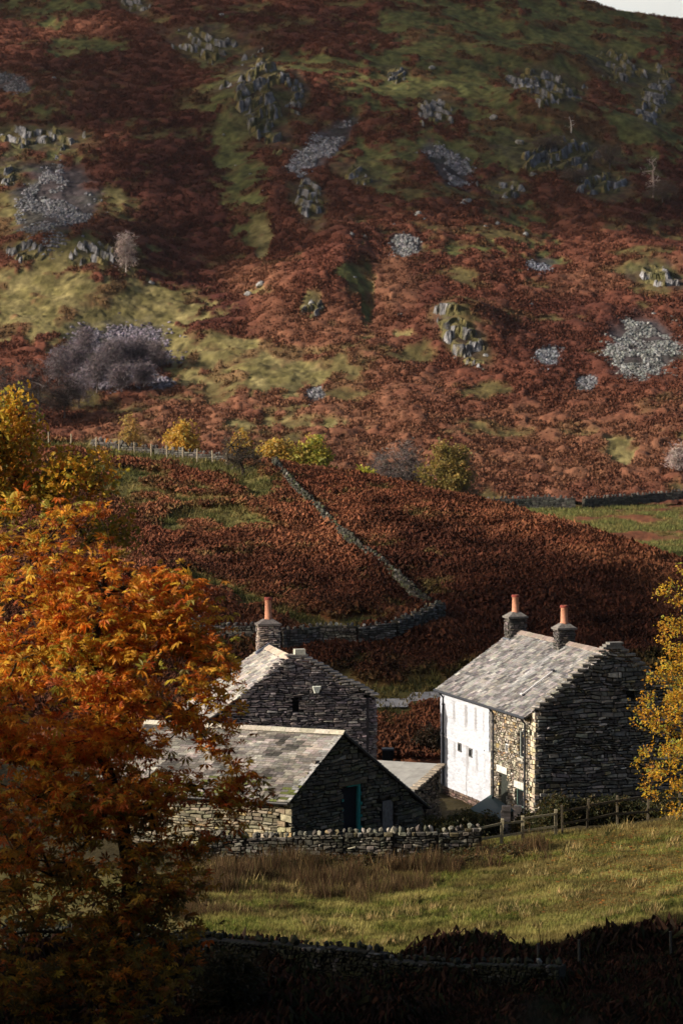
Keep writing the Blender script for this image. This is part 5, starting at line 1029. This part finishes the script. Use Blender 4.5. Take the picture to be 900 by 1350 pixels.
for px, pb, Y, rx, hp, lb in [(640, 1092, 100.5, 18, 36, 'dark green shrub left of the two sunlit slabs'), (697, 1096, 100.5, 22, 40, 'dark shrub between the sunlit slabs and the gable corner'), (735, 1096, 99.5, 26, 52, 'rounded bushy shrub at the near corner of the stone gable'), (775, 1092, 100, 26, 50, 'leafy shrub under the middle of the stone gable'), (812, 1084, 100.5, 26, 56, 'shrub behind the rails under the right part of the gable'), (845, 1080, 101, 26, 50, 'shrub by the tallest fence post'), (880, 1080, 100, 30, 46, 'shrub below the yellow tree')]: shrub(px, pb, Y, rx, hp, lb)
for px, pb, Y, rx, hp, lb in [(578, 1082, 98.8, 20, 30, 'low dark shrub between the barn gable and the first fence rail'), (612, 1084, 99.4, 20, 38, 'dark shrub in shade below the white wall')]: shrub(px, pb, Y, rx, hp, lb)
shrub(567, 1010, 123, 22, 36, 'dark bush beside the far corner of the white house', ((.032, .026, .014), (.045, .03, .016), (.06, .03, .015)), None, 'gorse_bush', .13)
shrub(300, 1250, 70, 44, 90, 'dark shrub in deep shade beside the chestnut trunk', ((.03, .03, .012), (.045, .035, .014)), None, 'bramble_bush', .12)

# ================================================================== GRASS, RUSHES, FOREGROUND BRACKEN, FALLEN LEAVES
def blades(n, hgt, wd, lean, seed):
    r = np.random.default_rng(seed); V, F = [], []
    for i in range(n):
        a = r.random() * 6.28; o = np.array([r.normal() * .3, r.normal() * .3, 0]) * hgt * .6; d = np.array([math.cos(a), math.sin(a), 0]); s = np.array([-d[1], d[0], 0]); h = hgt * (.6 + .6 * r.random()); b = len(V)
        V += [o - s * wd, o + s * wd, o + d * lean * h + UPV * h]; F.append((b, b + 1, b + 2))
    return np.array(V), np.array(F)
def ground_scatter(name, n, x0, x1, y0, y1, T, size, cols, wts, keep=None, label=None, cat=None, m=None, dens=None, lift=0.0, tilt=.25, hue=None, sz=None):
    y = y0 + (y1 - y0) * rng.random(n); x = x0 + (x1 - x0) * rng.random(n)
    if keep is not None: k = keep(x, y); x, y = x[k], y[k]
    C = pick(cols, wts, len(x), .25, .08)
    if hue is not None: C = hue(x, y, C)
    z = H(x, y) + lift; parts = []; idx = rng.integers(0, len(T), len(x)); SZ = size * (.55 + .9 * rng.random(len(x)) ** 1.5) * (1 if sz is None else sz(x, y))
    for t, (V, F) in enumerate(T):
        k = idx == t; q = k.sum(); parts.append(scatter(V, F, np.stack([x[k], y[k], z[k]], 1), rotz(rng.random(q) * 6.28) @ rotx((rng.random(q) - .5) * tilt), SZ[k], C[k], .1))
    return tag(build(name, *merge(parts), m or M_GRASS), label, cat, kind='stuff')
GT = [blades(7, 1, .07, .55, k) for k in range(4)]
def field(x, y): return (x / y > -.062) & (x / y < .15) & (y < np.where(x > 4.5, 99.5, 93.7)) & (y > 74.5 - .30 * (x - 3) * (x < 3) + (x > 3) * .6)
def gh(x, y, C):
    s = np.clip(.38 + 1.7 * fbm(x / 2.0, y / 1.1, 4, 600), 0, 1); C = lerp(C, np.array([.50, .42, .15]), s * .6); q = sstep(.12, .4, fbm(x / 1.1, y / .7, 3, 602)); C = C * (1 - .55 * q[:, None]); b = sstep(.0, .35, fbm(x / 2.5, y / 1.5, 4, 604) + .35 * sstep(7, 12, x) * sstep(85, 90, y)) * .55; return lerp(C, np.array([.15, .095, .04]), b)
ground_scatter('grass', 120000, -6, 16, 76, 97, GT, .13, [(.20, .215, .045), (.14, .17, .036), (.30, .27, .08), (.075, .09, .02)], [4, 3, 2, 1], field, 'short autumn pasture grass in front of the farm', 'grass', hue=gh)
def tuss(x, y): return field(x, y) & (fbm(x / .8, y / .8, 2, 610) > .42)
ground_scatter('grass_tussocks', 26000, -6, 16, 77, 97, GT, .26, [(.30, .23, .09), (.07, .07, .022), (.40, .31, .13)], [3, 2, 2], tuss, 'rough straw coloured tussocks in the pasture', 'grass')
RT = [blades(7, 1, .013, .35, 40 + k) for k in range(6)]
def rush(x, y):
    d = fbm(x / 1.3, y / 1.1, 3, 620); return (y < 93.9 + .25 * np.maximum(0, x - 5)) & (x / y > -.07) & (((x < 4.4) & (y > 84.6 + .9 * np.maximum(0, x + 1) - .35 * np.minimum(0, x + 1) * -1 + 2.2 * d)) | ((x >= 4.4) & (y > 91.8 + d))) & (d + .25 * rng.random(len(x)) > -.12) & (x < 8)
ground_scatter('dead_rushes', 30000, -7, 8, 83, 96, RT, .36, [(.12, .072, .034), (.08, .047, .024), (.24, .165, .08), (.05, .03, .016), (.10, .09, .03)], [4, 4, 1.3, 3, 1.5], rush, 'tall brown dead grass and rushes along the foot of the farmyard wall', 'rushes', sz=lambda x, y: np.clip(1.0 + 1.5 * fbm(x / 1.1, y / .9, 3, 660), .35, 1.7) * (.65 + .45 * sstep(85, 91, y)), tilt=.5)
FT = [frond_template(20 + k, 8, .6, .5, .045) for k in range(3)]
def fbr(x, y): d = fbm(x / 1.4, y / 1.1, 3, 630); e = 76.8 - .02 * x + 1.5 * d + (x < -1.5) * .8; return (y < e) & (y > 58) & ((y > 77.2 - .52 * (x + 6) - .2) | (y < 76.2 - .52 * (x + 6)) | (x > 1.5 + d)) & (np.abs(x / y) < .16)
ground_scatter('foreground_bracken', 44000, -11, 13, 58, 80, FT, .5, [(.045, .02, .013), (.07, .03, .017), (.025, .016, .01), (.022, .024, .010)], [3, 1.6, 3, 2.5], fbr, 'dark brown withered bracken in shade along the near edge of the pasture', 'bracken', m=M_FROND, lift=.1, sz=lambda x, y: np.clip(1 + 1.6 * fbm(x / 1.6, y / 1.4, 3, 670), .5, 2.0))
SP = [blades(6, 1, .02, .15, 70 + k) for k in range(3)]
ground_scatter('bracken_stalks', 420, -3, 13, 75.5, 78.2, SP, .75, [(.06, .025, .018), (.09, .04, .025)], [1, 1], lambda x, y: fbm(x / .9, y / .9, 2, 640) > .1, 'upright dead bracken stalks at the edge of the pasture', 'bracken', m=M_FROND)
LT = [(np.array([(-.5, -.4, 0), (.5, -.4, .1), (.5, .4, 0), (-.5, .4, .12)]), np.array([(0, 1, 2, 3)]))]
ground_scatter('fallen_leaves', 5200, 4, 15, 82, 96, LT, .09, [(.45, .18, .04), (.5, .3, .06), (.30, .10, .03)], [3, 2, 2], lambda x, y: (x / y < .15) & (rng.random(len(x)) < sstep(5, 13, x)), 'orange fallen leaves scattered over the right of the pasture', 'fallen leaves', m=M_LEAF, lift=.08, tilt=.8)
ground_scatter('nettles', 3200, -4.5, 7, 92.6, 94.4, [SPR[0], SPR[1]], .11, [(.05, .05, .018), (.09, .07, .025), (.12, .06, .025)], [2, 2, 1], lambda x, y: fbm(x / .8, y / .5, 2, 650) > -.05, 'low dark weeds along the foot of the farmyard wall', 'weeds', m=M_LEAF, lift=.15, tilt=3)

# dark shrub close to the camera, thrown out of focus at the bottom right
nb = ray(735, 1345, 9.0); nb[2] = float(H(nb[0], nb[1])); nh = ray(735, 1345, 9.0)[2] - nb[2]
tree('bramble_bush', nb, [(0, 0, -.1), (0, 0, nh * .4), (.03, 0, nh * .75)], [(nb[0], nb[1], nb[2] + nh * .85, .42, .3, nh * .17), (nb[0] - .3, nb[1], nb[2] + nh * .68, .4, .3, nh * .2), (nb[0] + .35, nb[1], nb[2] + nh * .66, .4, .3, nh * .2), (nb[0], nb[1], nb[2] + nh * .3, .4, .4, nh * .26)], 120, 'sprig', .05, 26, .07, [(.03, .036, .02), (.045, .05, .03), (.03, .022, .014)], [3, 2, 2],
     'blurred dark bush close to the camera at the bottom right', 'shrub', r0=.03, rmin=.004, tilt=3, seg=.3)

# ------------------------------------------------------------------ thin autumn haze over the valley
def haze(dens):
    m = MB(); m.box((-1050, -90, -12), (2100, 0, 0), (0, 1620, 0), (0, 0, 330), (1, 1, 1)); o = m.build('haze', None); tag(o, kind='stuff')
    o['label'] = 'thin pale haze over the valley'; o['category'] = 'haze'
    mm = bpy.data.materials.new('haze'); mm.use_nodes = True; t = mm.node_tree; t.nodes.clear(); out = t.nodes.new('ShaderNodeOutputMaterial'); v = t.nodes.new('ShaderNodeVolumePrincipled')
    v.inputs['Density'].default_value = dens; v.inputs['Color'].default_value = (.86, .9, 1, 1); v.inputs['Anisotropy'].default_value = .2
    t.links.new(v.outputs[0], out.inputs['Volume']); o.data.materials.append(mm)
haze(.00003)
